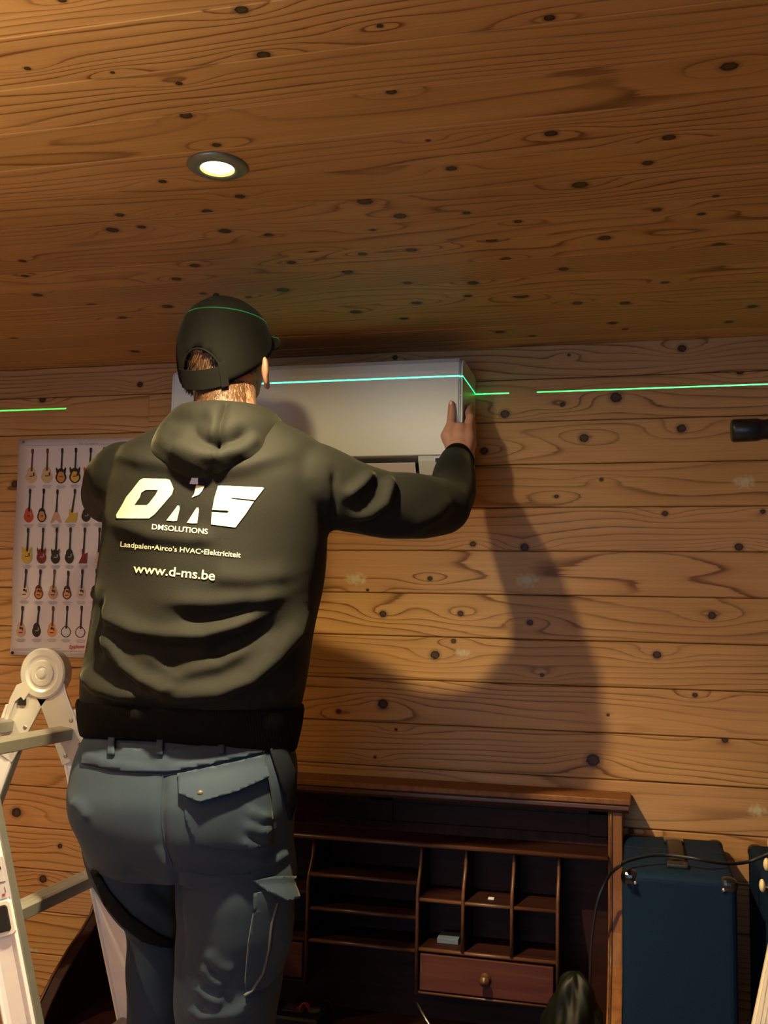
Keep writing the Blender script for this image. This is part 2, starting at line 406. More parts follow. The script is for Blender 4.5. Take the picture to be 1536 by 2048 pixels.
# added window behind the camera, holding the cool fill light
M_WHITE = plain('white_paint', (0.75, 0.74, 0.70), 0.4)
t = NT('window_glass'); t.b.inputs['Transmission Weight'].default_value = 1; t.b.inputs['Roughness'].default_value = 0.02; t.b.inputs['IOR'].default_value = 1.1
M_GLASS = t.mat
mb = MB(); x0, x1, z0, z1 = WIN; fy0, fy1 = ROOM_Y0-.11, ROOM_Y0-.04
for a, b, c, d in ((x0, x1, z0, z0+.06), (x0, x1, z1-.06, z1), (x0, x0+.06, z0, z1), (x1-.06, x1, z0, z1), ((x0+x1)/2-.04, (x0+x1)/2+.04, z0, z1)): mb.box(a, b, fy0, fy1, c, d)
win = tag(mb.build('added_window_1', M_WHITE, bevel=.004), kind='structure')
for i in range(2):
    a = x0+.05 if i == 0 else (x0+x1)/2+.03
    MB().box(a, a+(x1-x0)/2-.08, ROOM_Y0-.078, ROOM_Y0-.072, z0+.05, z1-.05).build('pane', M_GLASS, win)

# ================================================================== ceiling downlights
M_STEEL = plain('brushed_steel', (0.20, 0.23, 0.22), 0.42, 0.7, scale=60)
M_LAMP = plain('lamp_glass', (1, .95, .8), 0.3, emit=(1.0, 0.86, 0.50), estr=26)
M_REFL = plain('lamp_reflector', (.85, .72, .35), 0.2, 1.0, emit=(1.0, 0.70, 0.18), estr=1.6)
def downlight(loc, label, energy, spill=0.0, group='recessed ceiling downlights'):
    x, y, z = loc; R = 0.0485
    e = empty('ceiling_downlight', loc, label, 'ceiling light', group)
    prof = [(R, -.0005), (R+.0005, -.0025), (R-.004, -.0055), (R-.012, -.0072), (.0290, -.0072), (.0275, -.0060), (.0275, -.0006)]
    MB().lathe(prof, loc, n=48, cap=False).build('trim_ring', M_STEEL, e, smooth=True)
    MB().lathe([(.0276, -.0064), (.0245, -.0035), (.0242, -.0006)], loc, n=40, cap=False).build('reflector', M_REFL, e, smooth=True)
    MB().lathe([(.0001, -.0042), (.015, -.0042), (.0242, -.0030), (.0244, -.0012), (.0001, -.0012)], loc, n=40, cap=False).build('bulb', M_LAMP, e, smooth=True)
    l = add_light('bulb_light', 'SPOT', (0, 0, 0), energy, WARM, spot_size=math.radians(141), spot_blend=1.0, shadow_soft_size=0.022)
    l.parent = e; l.location = (0, 0, -.012)
    if spill:
        l = add_light('bulb_spill', 'SPOT', (0, 0, 0), spill, WARM, spot_size=math.radians(176), spot_blend=0.25, shadow_soft_size=0.022)
        l.parent = e; l.location = (0, 0, -.012)
    return e
downlight(SPOT, 'glowing recessed spotlight with steel ring in the plank ceiling', SPOT_W, SPILL_W)
for (x, y, lb) in ((-.65, -2.75, 'added fill spotlight in the middle of the ceiling behind the camera'), (-1.98, -1.144, 'added fill spotlight above the ladder by the left wall'), (-.65, -4.2, 'added fill spotlight nearest to the added rear window')):
    downlight((x, y, CEIL), lb, 88.0 if y > -2 else REAR_FILL_W)  # out-of-view spots added as warm fill

# unseen torchiere, added to throw warm fill on the ceiling
TP = (-1.35, -2.75)
tl = empty('added_floor_lamp', (TP[0], TP[1], 0), 'added floor lamp with upturned bowl, out of view left of the camera', 'floor lamp')
MB().lathe([(.0001, 0), (.15, 0), (.15, .012), (.03, .03), (.0001, .03)], (TP[0], TP[1], 0), n=32).build('base', M_STEEL, tl, smooth=False)
MB().tube([(TP[0], TP[1], .02), (TP[0], TP[1], 1.36)], .013, 14).build('pole', M_STEEL, tl, smooth=True)
MB().lathe([(.02, 1.34), (.08, 1.37), (.15, 1.43), (.17, 1.49), (.166, 1.49), (.145, 1.435), (.078, 1.38), (.0001, 1.37)], (TP[0], TP[1], 0), n=40, cap=False).build('bowl', M_STEEL, tl, smooth=True)
MB().ball((TP[0], TP[1], 1.425), (.028, .028, .035)).build('bulb', M_LAMP, tl, smooth=True)
l = add_light('added_torchiere_fill', 'SPOT', (0, 0, 0), TORCH_FILL_W, WARM, spot_size=math.radians(128), spot_blend=0.7, shadow_soft_size=0.05)
l.parent = tl; l.location = (0, 0, 1.50); l.rotation_euler = (math.pi, 0, 0)

# ================================================================== air conditioner on the wall
M_AC = plain('ac_white_plastic', (0.62, 0.67, 0.66), 0.42, var=0.02, bump=0.03, scale=120)
M_AC2 = plain('ac_flap_plastic', (0.60, 0.56, 0.56), 0.45, var=0.02)
M_BLACK = plain('black_void', (0.006, 0.006, 0.006), 0.7)
M_GREY = plain('grey_plastic', (0.10, 0.09, 0.08), 0.4)
AX0, AX1 = at(345, 745, -.2).x, at(926, 720, -.2).x
AZ1, AZ0 = H+.643, H+.356
ac = empty('air_conditioner', ((AX0+AX1)/2, -.1, AZ0), 'white wall-mounted air conditioner unit held by the man in black', 'air conditioner')
zp = at(870, 911, -.2).z        # lower edge of the front panel
def ac_prof(grow=0.0):
    return [(-.001, AZ0), (-.001, AZ1-.004), (-.02, AZ1), (-.178-grow, AZ1), (-.190-grow, AZ1-.003), (-.198-grow, AZ1-.012), (-.200-grow, AZ1-.03),
            (-.200-grow, zp+.004), (-.196-grow, zp-.012), (-.176-grow, zp-.045), (-.150, AZ0+.004), (-.140, AZ0)]
xo = at(838, 935, -.185).x      # right end of the air outlet
mb = MB()
mb.extrude([(y, z) for y, z in ac_prof()], (xo, 0, 0), (0, 1, 0), (0, 0, 1), (AX1-.006-xo, 0, 0))
mb.extrude([(y, z) for y, z in ac_prof()], (AX0+.006, 0, 0), (0, 1, 0), (0, 0, 1), (.065, 0, 0))
inner = [p for p in ac_prof()[:8]]+[(-.196, zp+.001), (-.10, zp-.004), (-.09, AZ0+.02), (-.125, AZ0+.008), (-.140, AZ0)]
mb.extrude(inner, (AX0+.07, 0, 0), (0, 1, 0), (0, 0, 1), (xo-AX0-.069, 0, 0))
mb.build('body', M_AC, ac, bevel=.0012)
for x in (AX0, AX1-.005):
    MB().extrude([(y*1.004, z) for y, z in ac_prof(-.0015)], (x, 0, 0), (0, 1, 0), (0, 0, 1), (.0055, 0, 0)).build('end_cap', M_AC, ac, bevel=.0015)
mb = MB().extrude([(-.201, zp), (-.2045, zp+.002), (-.2045, AZ1-.03), (-.202, AZ1-.010), (-.193, AZ1+.0015), (-.18, AZ1+.003), (-.17, AZ1+.003), (-.17, AZ1), (-.199, AZ1-.02)],
                  (AX0+.009, 0, 0), (0, 1, 0), (0, 0, 1), (AX1-.016-AX0-.002, 0, 0))
mb.build('front_panel', M_AC, ac, bevel=.001)
MB().extrude([(-.118, zp-.006), (-.100, zp-.006), (-.095, AZ0+.022), (-.12, AZ0+.012)], (AX0+.072, 0, 0), (0, 1, 0), (0, 0, 1), (xo-AX0-.074, 0, 0)).build('air_outlet', M_BLACK, ac)
fl = [(-.186, zp-.014), (-.170, zp-.046), (-.166, zp-.045), (-.181, zp-.013)]
MB().extrude(fl, (AX0+.085, 0, 0), (0, 1, 0), (0, 0, 1), (xo-AX0-.095, 0, 0)).build('louver_flap', M_AC2, ac, bevel=.001)
MB().extrude([(-.164, zp-.053), (-.150, AZ0+.005), (-.140, AZ0+.004), (-.153, zp-.051)], (AX0+.072, 0, 0), (0, 1, 0), (0, 0, 1), (xo-AX0-.073, 0, 0)).build('lower_lip', M_AC2, ac, bevel=.001)
p, q = at(871, 915, -.196), at(885, 924, -.196)
MB().box(p.x, q.x+.012, -.1975, -.185, q.z, p.z).build('display_window', M_BLACK, ac)
p = at(927, 791, -.2)
MB().lathe([(.0001, 0), (.0016, 0), (.0016, .002), (.0001, .002)], (AX1-.004, -.2025, p.z), (0, 1, 0), 12).build('indicator', M_WHITE, ac)

# ================================================================== roll-top desk
MAHO = darkwood('mahogany', (0.016, 0.0045, 0.0035), (0.036, 0.011, 0.008), 'X')
MAHO_V = darkwood('mahogany_upright', (0.017, 0.005, 0.0035), (0.038, 0.012, 0.008), 'Z')
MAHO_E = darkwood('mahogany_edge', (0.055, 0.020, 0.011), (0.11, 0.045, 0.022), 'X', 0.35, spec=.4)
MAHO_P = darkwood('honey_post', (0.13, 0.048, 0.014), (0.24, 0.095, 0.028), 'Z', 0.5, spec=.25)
MAHO_D = darkwood('drawer_front_wood', (0.050, 0.014, 0.011), (0.092, 0.029, 0.021), 'X', 0.42)
M_BRASS = plain('aged_brass', (0.22, 0.15, 0.08), 0.35, 0.8)
XL, XR = -1.372, -.030
PF = -.15                        # front of the pigeonholes
def Zr(u0, v0, u1, v1, Y): return (at(u0, v0, Y).z+at(u1, v1, Y).z)/2
ztop = Zr(600, 1567, 1246, 1588, -.115)
DESK_Z = .755
desk = empty('roll_top_desk', ((XL+XR)/2, -.3, 0), 'dark mahogany roll-top desk with open pigeonholes below the air conditioner', 'desk')
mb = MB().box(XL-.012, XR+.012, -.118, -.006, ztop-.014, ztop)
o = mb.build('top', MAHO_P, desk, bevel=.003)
MB().extrude([(-.112, ztop-.014), (-.116, ztop-.018), (-.116, ztop-.026), (-.104, ztop-.034), (-.07, ztop-.034), (-.07, ztop-.014)], (XL-.008, 0, 0), (0, 1, 0), (0, 0, 1), (XR-XL+.016, 0, 0)).build('crown_moulding', MAHO_E, desk, bevel=.0015)
side_prof = [(-.008, DESK_Z), (-.008, ztop-.014), (-.100, ztop-.014), (-.104, 1.22), (-.112, 1.12), (-.128, 1.03), (-.160, .965), (-.205, .935), (-.26, .908), (-.33, .862), (-.385, .812), (-.41, .780), (-.42, DESK_Z)]
pr0, pr1 = at(1216, 1640, -.105).x, at(1245, 1640, -.105).x
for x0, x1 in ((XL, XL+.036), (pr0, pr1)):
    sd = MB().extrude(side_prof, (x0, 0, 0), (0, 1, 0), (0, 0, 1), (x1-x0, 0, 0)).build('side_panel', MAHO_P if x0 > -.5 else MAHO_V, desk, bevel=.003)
    pts = [(x0+.007, y-.001, z) for y, z in side_prof[2:12]]
    MB().tube(pts, .0035, 8).build('edge_bead', MAHO_E, sd, smooth=True)
MB().box(XL+.03, pr0+.005, -.020, -.008, DESK_Z, ztop-.014).build('back_panel', MAHO, desk)
zs = Zr(590, 1671, 1205, 1715, PF)          # top shelf
zlo, zhi = zs+.02, ztop-.045
xm0, xm1 = at(735, 1640, -.03).x, at(785, 1640, -.03).x
for a, b, c, d in ((XL+.04, pr0-.002, zhi-.012, zhi+.012), (XL+.04, pr0-.002, zlo-.02, zlo+.006), (xm0, xm1, zlo, zhi), (pr0-.05, pr0-.002, zlo, zhi)):
    MB().box(a, b, -.027, -.019, c, d).build('panel_rail', MAHO_V, desk, bevel=.002)
ux = [at(u, v, PF).x for u, v in ((611, 1950), (832, 1975), (925, 1890), (1023, 1900), (1115, 1940))]
def shelf(x0, x1, z, y=PF, th=.009, name='shelf'):
    s = MB().box(x0, x1, y+.004, -.02, z-th, z).build(name, MAHO, desk)
    MB().tube([(x0, y+.004, z-th/2), (x1, y+.004, z-th/2)], th/2+.0003, 8).build('shelf_edge', MAHO_E, s, smooth=True)
    return s
shelf(XL+.036, pr0, zs, PF+.015, .011)
zr1 = Zr(836, 1799, 1118, 1818, PF); zr2 = Zr(836, 1897, 1118, 1922, PF)
zd1 = Zr(834, 1986, 1090, 2008, PF); zL = [Zr(620, 1745, 832, 1763, PF), Zr(617, 1813, 830, 1832, PF), Zr(615, 1878, 830, 1897, PF)]
zl0, zl1, zl2 = Zr(576, 1777, 612, 1781, PF), Zr(576, 1872, 612, 1876, PF), Zr(576, 1955, 607, 1960, PF)
def divider(x, z0, curve=True):
    zt = zs-.008
    zc = zr1+.02
    prof = [(-.02, z0), (-.02, zt), (-.112, zt), (-.113, zc+.07), (-.118, zc+.05), (-.130, zc+.03), (-.143, zc+.012), (PF, zc-.01), (PF, z0)]
    o = MB().extrude(prof, (x-.004, 0, 0), (0, 1, 0), (0, 0, 1), (.008, 0, 0)).build('divider', MAHO_V, desk)
    MB().tube([(x, y, z) for y, z in prof[2:]], .0045, 8).build('divider_edge', MAHO_E, o, smooth=True)
divider(ux[0], zl2-.01); divider(ux[1], zd1-.006); divider(ux[2], zr2); divider(ux[3], zr2); divider(ux[4], zd1-.006)
xl4 = 2*((XL+pr0)/2)-ux[4]; xa = 2*((XL+pr0)/2)-ux[1]-.0
divider(XL+.19, zl2-.01)
for z in zL: shelf(ux[0]+.004, ux[1]-.004, z)
for z in (zr1, zr2): shelf(ux[1]+.004, ux[4]-.004, z)
for z in (zl0, zl1): shelf(XL+.194, ux[0]-.004, z)
def drawer(x0, x1, z0, z1, y=PF, knob=True):
    d = MB().box(x0, x1, y, -.03, z0, z1).build('drawer', MAHO_D, desk, bevel=.0025)
    if knob:
        c = ((x0+x1)/2, y, (z0+z1)/2)
        MB().lathe([(.0001, 0), (.0135, 0), (.0135, .003), (.007, .006), (.006, .012), (.011, .016), (.0125, .020), (.010, .025), (.005, .0265), (.0045, .028), (.0001, .0285)], c, (0, -1, 0), 24).build('knob', MAHO_E, d, smooth=True)
    return d
drawer(ux[1]+.008, ux[4]-.009, zd1+.003, zr2-.013)
drawer(ux[0]-.24, ux[0]-.009, zl2+.002, zl1-.013)
shelf(ux[1]+.002, ux[4]-.002, zd1, PF, .006); shelf(XL+.194, ux[0]-.004, zl2-.002, PF, .006)
MB().box(XL-.01, pr1, -.430, -.008, DESK_Z-.03, DESK_Z).build('writing_surface', MAHO, desk, bevel=.004)
for x0, x1 in ((XL+.02, XL+.42), (pr1-.42, pr1-.01)):
    pd = MB().box(x0, x1, -.40, -.02, 0.03, DESK_Z-.03).build('pedestal', MAHO_V, desk, bevel=.003)
    for i in range(3): MB().box(x0+.03, x1-.03, -.412, -.40, .07+.21*i, .26+.21*i).build('pedestal_drawer', MAHO_D, pd, bevel=.003)
    MB().box(x0+.01, x1-.01, -.39, -.03, 0, 0.031).build('plinth', MAHO_V, pd)
# things lying in the pigeonholes and on the desk
M_PAPER = plain('bluish_paper', (.10, .13, .17), .7)
p, q = at(875, 1863, PF+.05), at(917, 1875, PF+.05)
pb = MB().box(p.x, q.x, PF+.045, PF+.10, zr2+.0005, zr2+.013).build('paper_pad', M_PAPER, bevel=.001)
tag(pb, 'small pale blue paper pad lying in the lower left pigeonhole', 'paper')
p = at(982, 1787, PF+.05); pb = MB().box(p.x-.006, p.x+.008, PF+.04, PF+.055, zr1+.0003, zr1+.0025).build('paper_scrap', M_WHITE); tag(pb, 'tiny white paper scrap in the upper middle pigeonhole', 'paper')
# multimeter with leads
M_METER = plain('meter_black', (.012, .012, .013), .5); M_RED = plain('red_wire', (.55, .06, .03), .45); M_RUB = plain('black_rubber', (.010, .010, .011), .5)
mp = at(612, 2052, -.14); mp.z = DESK_Z
mm = empty('multimeter', mp, 'small black multimeter with red leads lying on the desk', 'multimeter')
MB().box(mp.x-.075, mp.x+.045, -.19, -.09, DESK_Z+.0008, DESK_Z+.03).build('case', M_METER, mm, bevel=.008)
t = NT('meter_display'); t.b.inputs['Base Color'].default_value = (.10, .09, .085, 1); M_DISP = t.mat
MB().box(mp.x-.055, mp.x-.005, -.16, -.115, DESK_Z+.029, DESK_Z+.031).build('display', M_DISP, mm)
MB().lathe([(.0001, 0), (.016, 0), (.014, .006), (.0001, .006)], (mp.x+.02, -.14, DESK_Z+.03), n=20).build('dial', M_GREY, mm, smooth=True)
def wire(name, pix, Y, r, mat, parent):
    return MB().tube(smooth_path([at(u, v, y) for (u, v), y in zip(pix, Y)], 4), r, 8).build(name, mat, parent, smooth=True)
def smooth_path(pts, k=4):
    out = []
    P = [pts[0]]+list(pts)+[pts[-1]]
    for i in range(1, len(P)-2):
        for j in range(k):
            t = j/k; a, b, c, d = P[i-1], P[i], P[i+1], P[i+2]
            out.append(0.5*((2*b)+(c-a)*t+(2*a-5*b+4*c-d)*t*t+(3*b-a-3*c+d)*t**3))
    out.append(pts[-1]); return out
wire('lead', [(556, 2040), (580, 2024), (597, 2015), (607, 2006), (616, 2008), (620, 2020)], [-.14]*6, .0016, M_RED, mm)
wire('lead', [(594, 2038), (598, 2022), (607, 2007), (614, 2012), (618, 2022)], [-.15]*5, .0016, M_RED, mm)
wire('lead', [(640, 1997), (655, 2001), (666, 2015), (668, 2034)], [-.10]*4, .0013, M_RUB, mm)
M_CHROME = plain('chrome_shaft', (.75, .77, .80), .22, 1.0)
s0, s1 = at(831, 2003, -.20), at(866, 2062, -.30)
sd = empty('screwdriver', s1, 'screwdriver with bright steel shaft leaning up from the desk', 'screwdriver')
MB().tube([s0, s0.lerp(s1, .12), s1], [.0012, .0028, .0030], 10).build('shaft', M_CHROME, sd, smooth=True)
hd = s1+(s1-s0).normalized()*.02; he = s1+(s1-s0).normalized()*.085
MB().tube([s1, hd, hd.lerp(he, .5), he], [.006, .011, .012, .010], 12).build('handle', plain('red_handle', (.30, .03, .02), .4), sd, smooth=True)
# dark crumpled bag
bag_c = at(1150, 2040, -.23); mb = MB(); rg = random.Random(5)
rows = [(2120, 62, .07), (2070, 60, .065), (2040, 54, .06), (2010, 46, .05), (1985, 38, .042), (1962, 30, .032), (1948, 18, .02), (1943, 8, .008)]
rings = []
for (v, hw, b) in rows:
    c = at(1150-(v-1945)*.05, v, -.23); a = hw*depth(c)/F; ring = []
    for i in range(40):
        t_ = 2*math.pi*i/40; k = 1+.20*math.sin(t_*4+v*.05)+.13*math.sin(t_*7-v*.09)+.08*math.sin(t_*13+v*.2)
        ring.append((c.x+a*k*math.cos(t_), c.y+b*k*math.sin(t_), max(c.z, DESK_Z+.001) if v < 2100 else DESK_Z))
    rings.append(ring)
M_BAG = plain('dark_green_nylon', (.006, .007, .004), .5, var=.5, scale=14, spec=.25)
bg = MB().loft(rings).build('drawstring_bag', M_BAG, smooth=True, sub=1); tag(bg, 'crumpled dark green nylon bag on the desk beside the drawer', 'bag')

# ================================================================== amplifiers
t = NT('navy_tolex'); v_ = t.obj(); nz = t.noise(v_, 420, 2)
t.put(t.b.inputs['Base Color'], t.mix(nz, (.002, .010, .028), (.005, .021, .052))); t.b.inputs['Roughness'].default_value = .7; t.b.inputs['Specular IOR Level'].default_value = .12; t.bump(nz, .6, .001); M_TOLEX = t.mat
M_TOLEX_B = plain('black_tolex', (.018, .017, .016), .5, bump=.4, scale=80)
M_CORNER = plain('black_corner_metal', (.012, .012, .013), .18, .2, coat=.5)
M_SILVER = plain('silver_rivet', (.55, .55, .55), .3, .9)
AZT = H-.497
def amp(x0, x1, y0, y1, z0, z1, label, full=True):
    e = empty('guitar_amplifier', ((x0+x1)/2, (y0+y1)/2, z0), label, 'amplifier', 'amplifiers along the right end of the wall')
    MB().box(x0, x1, y0, y1, z0+.015, z1).build('cabinet', M_TOLEX, e, bevel=.016, segs=4)
    ym = y0+.62*(y1-y0); xc = (x0+x1)/2
    MB().box(x0+.004, x1-.004, ym-.0012, ym+.0012, z1-.002, z1+.0006).build('top_seam', M_BLACK, e)
    h = MB().tube([(xc, y0+.075, z1+.002), (xc, y0+.10, z1+.010), (xc, (y0+y1)/2, z1+.014), (xc, y1-.10, z1+.010), (xc, y1-.075, z1+.002)], .017, 10, flat=.25, ref=(1, 0, 0)).build('handle', M_RUB, e, smooth=True)
    for yy in (y0+.075, y1-.075):
        MB().box(xc-.022, xc+.022, yy-.018, yy+.018, z1-.001, z1+.010).build('handle_cap', M_CORNER if yy > y0+.1 else M_RUB, h, bevel=.004)
    for sx in (0, 1):
        for sy in (0, 1):
            for sz in (0, 1):
                cx, cy, cz = (x0, x1)[sx], (y0, y1)[sy], (z0+.015, z1)[sz]; dx, dy, dz = (1, -1)[sx], (1, -1)[sy], (1, -1)[sz]
                c = MB(); g = .0022
                c.box(*sorted((cx-dx*g, cx+dx*.034)), *sorted((cy-dy*g, cy+dy*.030)), *sorted((cz-dz*g, cz+dz*.030)))
                co = c.build('corner', M_CORNER, e, bevel=.014, segs=4)
                if sz and not sy:
                    MB().lathe([(.0001, 0), (.0038, 0), (.003, .0018), (.0001, .0022)], (cx+dx*.026, cy-dy*(g+.0002), cz+dz*.020), (0, -dy, 0), 12).build('rivet', M_SILVER, co, smooth=True)
    gr = MB().box(x1-.006, x1+.002, y0+.05, y1-.04, z0+.06, z1-.05).build('grille', M_BLACK, e)
    for i in range(9):
        MB().lathe([(.0001, 0), (.0035, 0), (.003, .003), (.0001, .004)], (x1+.002, y0+.07+.03*i, z1-.028), (1, 0, 0), 10).build('stud', M_SILVER, gr, smooth=True)
    for sx in (x0+.04, x1-.04):
        for sy in (y0+.05, y1-.05):
            MB().lathe([(.016, 0), (.018, .016)], (sx, sy, z0), n=14).build('foot', M_RUB, e)
    return e
def speaker_cab(x0, x1, y0, y1, label):
    e = empty('speaker_cabinet', ((x0+x1)/2, (y0+y1)/2, 0), label, 'speaker')
    MB().box(x0, x1, y0, y1, .012, AZT-.50).build('cabinet', M_TOLEX_B, e, bevel=.012, segs=3)
    MB().box(x0+.03, x1-.03, y0-.003, y0+.004, .06, AZT-.56).build('grille_cloth', M_GREY, e)
    for sx in (x0+.04, x1-.04):
        for sy in (y0+.05, y1-.05): MB().lathe([(.016, 0), (.018, .013)], (sx, sy, 0), n=12).build('foot', M_RUB, e)
AX_0, AX_1 = pr1+.003, at(1475, 1790, -.41).x
amp(AX_0, AX_1, -.41, -.025, AZT-.50, AZT, 'dark blue-black guitar amplifier with strap handle next to the desk')
speaker_cab(AX_0, AX_1, -.41, -.025, 'black speaker cabinet standing on the floor under the amplifier beside the desk')
B0 = at(1494, 1690, -.05).x+.004
amp(B0, B0+.30, -.40, -.025, AZT-.50, AZT-.004, 'dark guitar amplifier cut off by the right edge, behind the guitar headstock')
speaker_cab(B0, B0+.30, -.40, -.025, 'black speaker cabinet on the floor under the amplifier at the right edge')
# cable from the desk over the amplifier
pix = [(1178, 2030), (1180, 1960), (1183, 1880), (1196, 1800), (1218, 1752), (1238, 1733), (1255, 1722), (1300, 1711), (1345, 1711), (1400, 1719), (1450, 1727), (1495, 1724), (1536, 1708), (1580, 1690)]
ys = [-.17, -.17, -.172, -.18, -.20, -.22, -.21, -.23, -.24, -.25, -.26, -.27, -.28, -.28]
pp = smooth_path([atz(u, v, AZT+(.016 if u < 1260 else .021 if u < 1410 else .010)) if 1230 < u < 1470 else at(u, v, y) for (u, v), y in zip(pix, ys)], 4)
cb = MB().tube(pp, .0036, 10).build('audio_cable', M_RUB, smooth=True); tag(cb, 'thin black cable arching from the desk over the amplifier top', 'cable')

# ================================================================== electric guitar at the right edge
M_MAPLE = plain('pale_maple', (.72, .64, .52), .35, var=.08); M_PEARL = plain('cream_peg', (.72, .58, .33), .3); M_BODY = plain('red_brown_lacquer', (.16, .03, .015), .2, coat=.5)
n0, n1 = at(1572, 1838, -.50), at(1530, 2060, -.56)
dn = (n1-n0).normalized(); sx = Vector((1, 0, 0)); sx = (sx-dn*sx.dot(dn)).normalized(); fn = sx.cross(dn); fn = -fn if fn.y > 0 else fn
base = n0+dn*((n0.z-.03)/-dn.z)
gt = empty('electric_guitar', (base.x, base.y, 0), 'guitar with pale neck and cream tuning pegs at the right edge', 'guitar')
nk_end = n0+dn*.47
MB().hexa([n0-sx*.021-fn*.014, n0+sx*.021-fn*.014, n0+sx*.021+fn*.008, n0-sx*.021+fn*.008, nk_end-sx*.027-fn*.016, nk_end+sx*.027-fn*.016, nk_end+sx*.027+fn*.008, nk_end-sx*.027+fn*.008]).build('neck', M_MAPLE, gt, bevel=.006)
hs = [(-.021, 0), (.021, 0), (.034, -.03), (.036, -.15), (.015, -.175), (-.02, -.165), (-.036, -.14), (-.034, -.03)]
ho = MB().extrude(hs, n0-fn*.008, sx, dn, fn*.013).build('headstock', M_CORNER, gt, bevel=.003)
for s_ in (-1, 1):
    for i in range(3):
        c = n0+dn*(-.045-.04*i)+sx*s_*.047
        MB().tube([c-sx*s_*.014, c], .002, 8).build('tuner_post', M_SILVER, ho)
        MB().ball(c+sx*s_*.004, (.006, .009, .012)).build('tuning_peg', M_PEARL, ho, smooth=True)
blen = (nk_end-base).length
half = [(.030, -.20), (.075, -.235), (.115, -.245), (.130, -.215), (.112, -.16), (.105, -.10), (.112, -.04), (.145, .03), (.163, .09), (.155, .145), (.115, .185), (.055, .200)]
bo = half+[(0, .202)]+[(-x, y) for x, y in half[::-1]]+[(0, -.175)]
bc = n0+dn*(.47+.15)
MB().extrude(bo, bc-fn*.022, sx, dn, fn*.042).build('body', M_BODY, gt, bevel=.008)
MB().extrude([(-.04, -.01), (.04, -.01), (.04, .01), (-.04, .01)], bc+dn*.05+fn*.02, sx, dn, fn*.012).build('bridge', M_SILVER, gt, bevel=.002)
for i in range(6):
    a = n0+sx*(-.017+.0068*i)+fn*.010; b = bc+dn*.05+sx*(-.024+.0096*i)+fn*.033
    MB().tube([a, b], .0004, 5).build('string', M_SILVER, gt)
# stand that holds it
gs = empty('guitar_stand', (bc.x, bc.y, 0), 'black tubular guitar stand on the floor at the right', 'stand')
zb = (bc+dn*.20).z
MB().tube([bc+dn*.208-fn*.06, bc+dn*.208+fn*.05], .008, 8).build('cradle', M_RUB, gs)
for a in (-.6, .6, math.pi): 
    p = bc+dn*.208-fn*.06; MB().tube([p, (p.x+.2*math.sin(a), p.y-.14*math.cos(a), .008)], .008, 8).build('leg', M_RUB, gs)

# ================================================================== microphone boom at the right edge
bp = at(1463, 862, -.62); ax = Vector((1, .05, .035)).normalized()
ms = empty('microphone_stand', (bp.x+.62, bp.y+.03, 0), 'black cylindrical counterweight of a boom stand entering from the right', 'microphone stand')
r = 23*depth(bp)/F
MB().lathe([(.0001, 0), (r*.88, 0), (r, .003), (r, .045), (r*.95, .048), (r*.86, .058), (r*.9, .064), (r*.7, .080), (.009, .083), (.009, .09)], bp, ax, 28).build('counterweight', plain('blued_black_metal', (.010, .012, .015), .35, .3), ms, smooth=True)
MB().tube([bp+ax*.08, bp+ax*1.1], .008, 10).build('boom', M_RUB, ms, smooth=True)
jt = bp+ax*.62
MB().tube([(jt.x, jt.y, .10), jt], .010, 12).build('pole', M_RUB, ms, smooth=True)
MB().lathe([(.02, -.02), (.022, 0), (.02, .02)], jt, (0, 1, 0), 16).build('clutch', M_CORNER, ms, smooth=True)
for a in (0.4, 2.5, 4.6): MB().tube([(jt.x, jt.y, .12), (jt.x+.28*math.cos(a), jt.y+.28*math.sin(a), .012)], .009, 8).build('leg', M_RUB, ms)

# white round knob at the left edge
p = at(-8, 945, 0)
kb = MB().lathe([(.008, 0), (.008, .012), (.016, .016), (.019, .024), (.016, .032), (.0001, .035)], p, (0, -1, 0), 24).build('wall_hook', M_WHITE, smooth=True); tag(kb, 'small white round wall knob at the left edge beside the poster', 'hook')

# ================================================================== guitar poster
PY = -.0035
t = NT('poster_paper'); v_ = t.obj(); t.put(t.b.inputs['Base Color'], t.mix(t.noise(v_, 6, 2), (.60, .55, .56), (.66, .61, .61))); t.b.inputs['Roughness'].default_value = .35; M_POST = t.mat
def ink(name, c, r=.4): return plain(name, c, r, var=.05)
INK = dict(black=ink('ink_black', (.015, .014, .014)), brown=ink('ink_brown', (.10, .035, .02)), cream=ink('ink_cream', (.50, .36, .20)), amber=ink('ink_amber', (.48, .20, .05)),
           red=ink('ink_red', (.42, .06, .03)), wine=ink('ink_wine', (.16, .018, .018)), gold=ink('ink_gold', (.50, .33, .05)), pink=ink('ink_pink', (.48, .28, .18)),
           pale=ink('ink_pale', (.56, .44, .36)), grey=ink('ink_grey', (.30, .28, .29)), logo=ink('ink_logo_red', (.42, .02, .05)), white=ink('ink_white', (.55, .52, .54)), orange=ink('ink_orange', (.62, .28, .10)))
TL, BL, TRp = at(40, 880, 0), at(20, 1309, 0), at(314, 876, 0)
pw = TRp.x-TL.x
poster = empty('guitar_poster', (TL.x+pw/2, 0, BL.z), 'white poster of guitar pictures in rows on the plank wall', 'poster')
N = 24; rows_ = []
for j in range(N+1):
    f = j/N; L = TL.lerp(BL, f); wob = .006*math.sin(f*9)*f
    rows_.append([(L.x+wob*(1-i/8)+pw*i/8, PY-.0012-.0012*math.sin(f*7+i*.5), L.z-(.004*i/8)) for i in range(9)])
mb = MB(); mb.loft(rows_, cap=False, closed=False)
mb.build('sheet', M_POST, poster, smooth=True, solid=.0004)
QY = PY-.0032
def P2(cx, cy): return (cx*.26042, 840+cy*.26042)           # crop pixels -> photo pixels
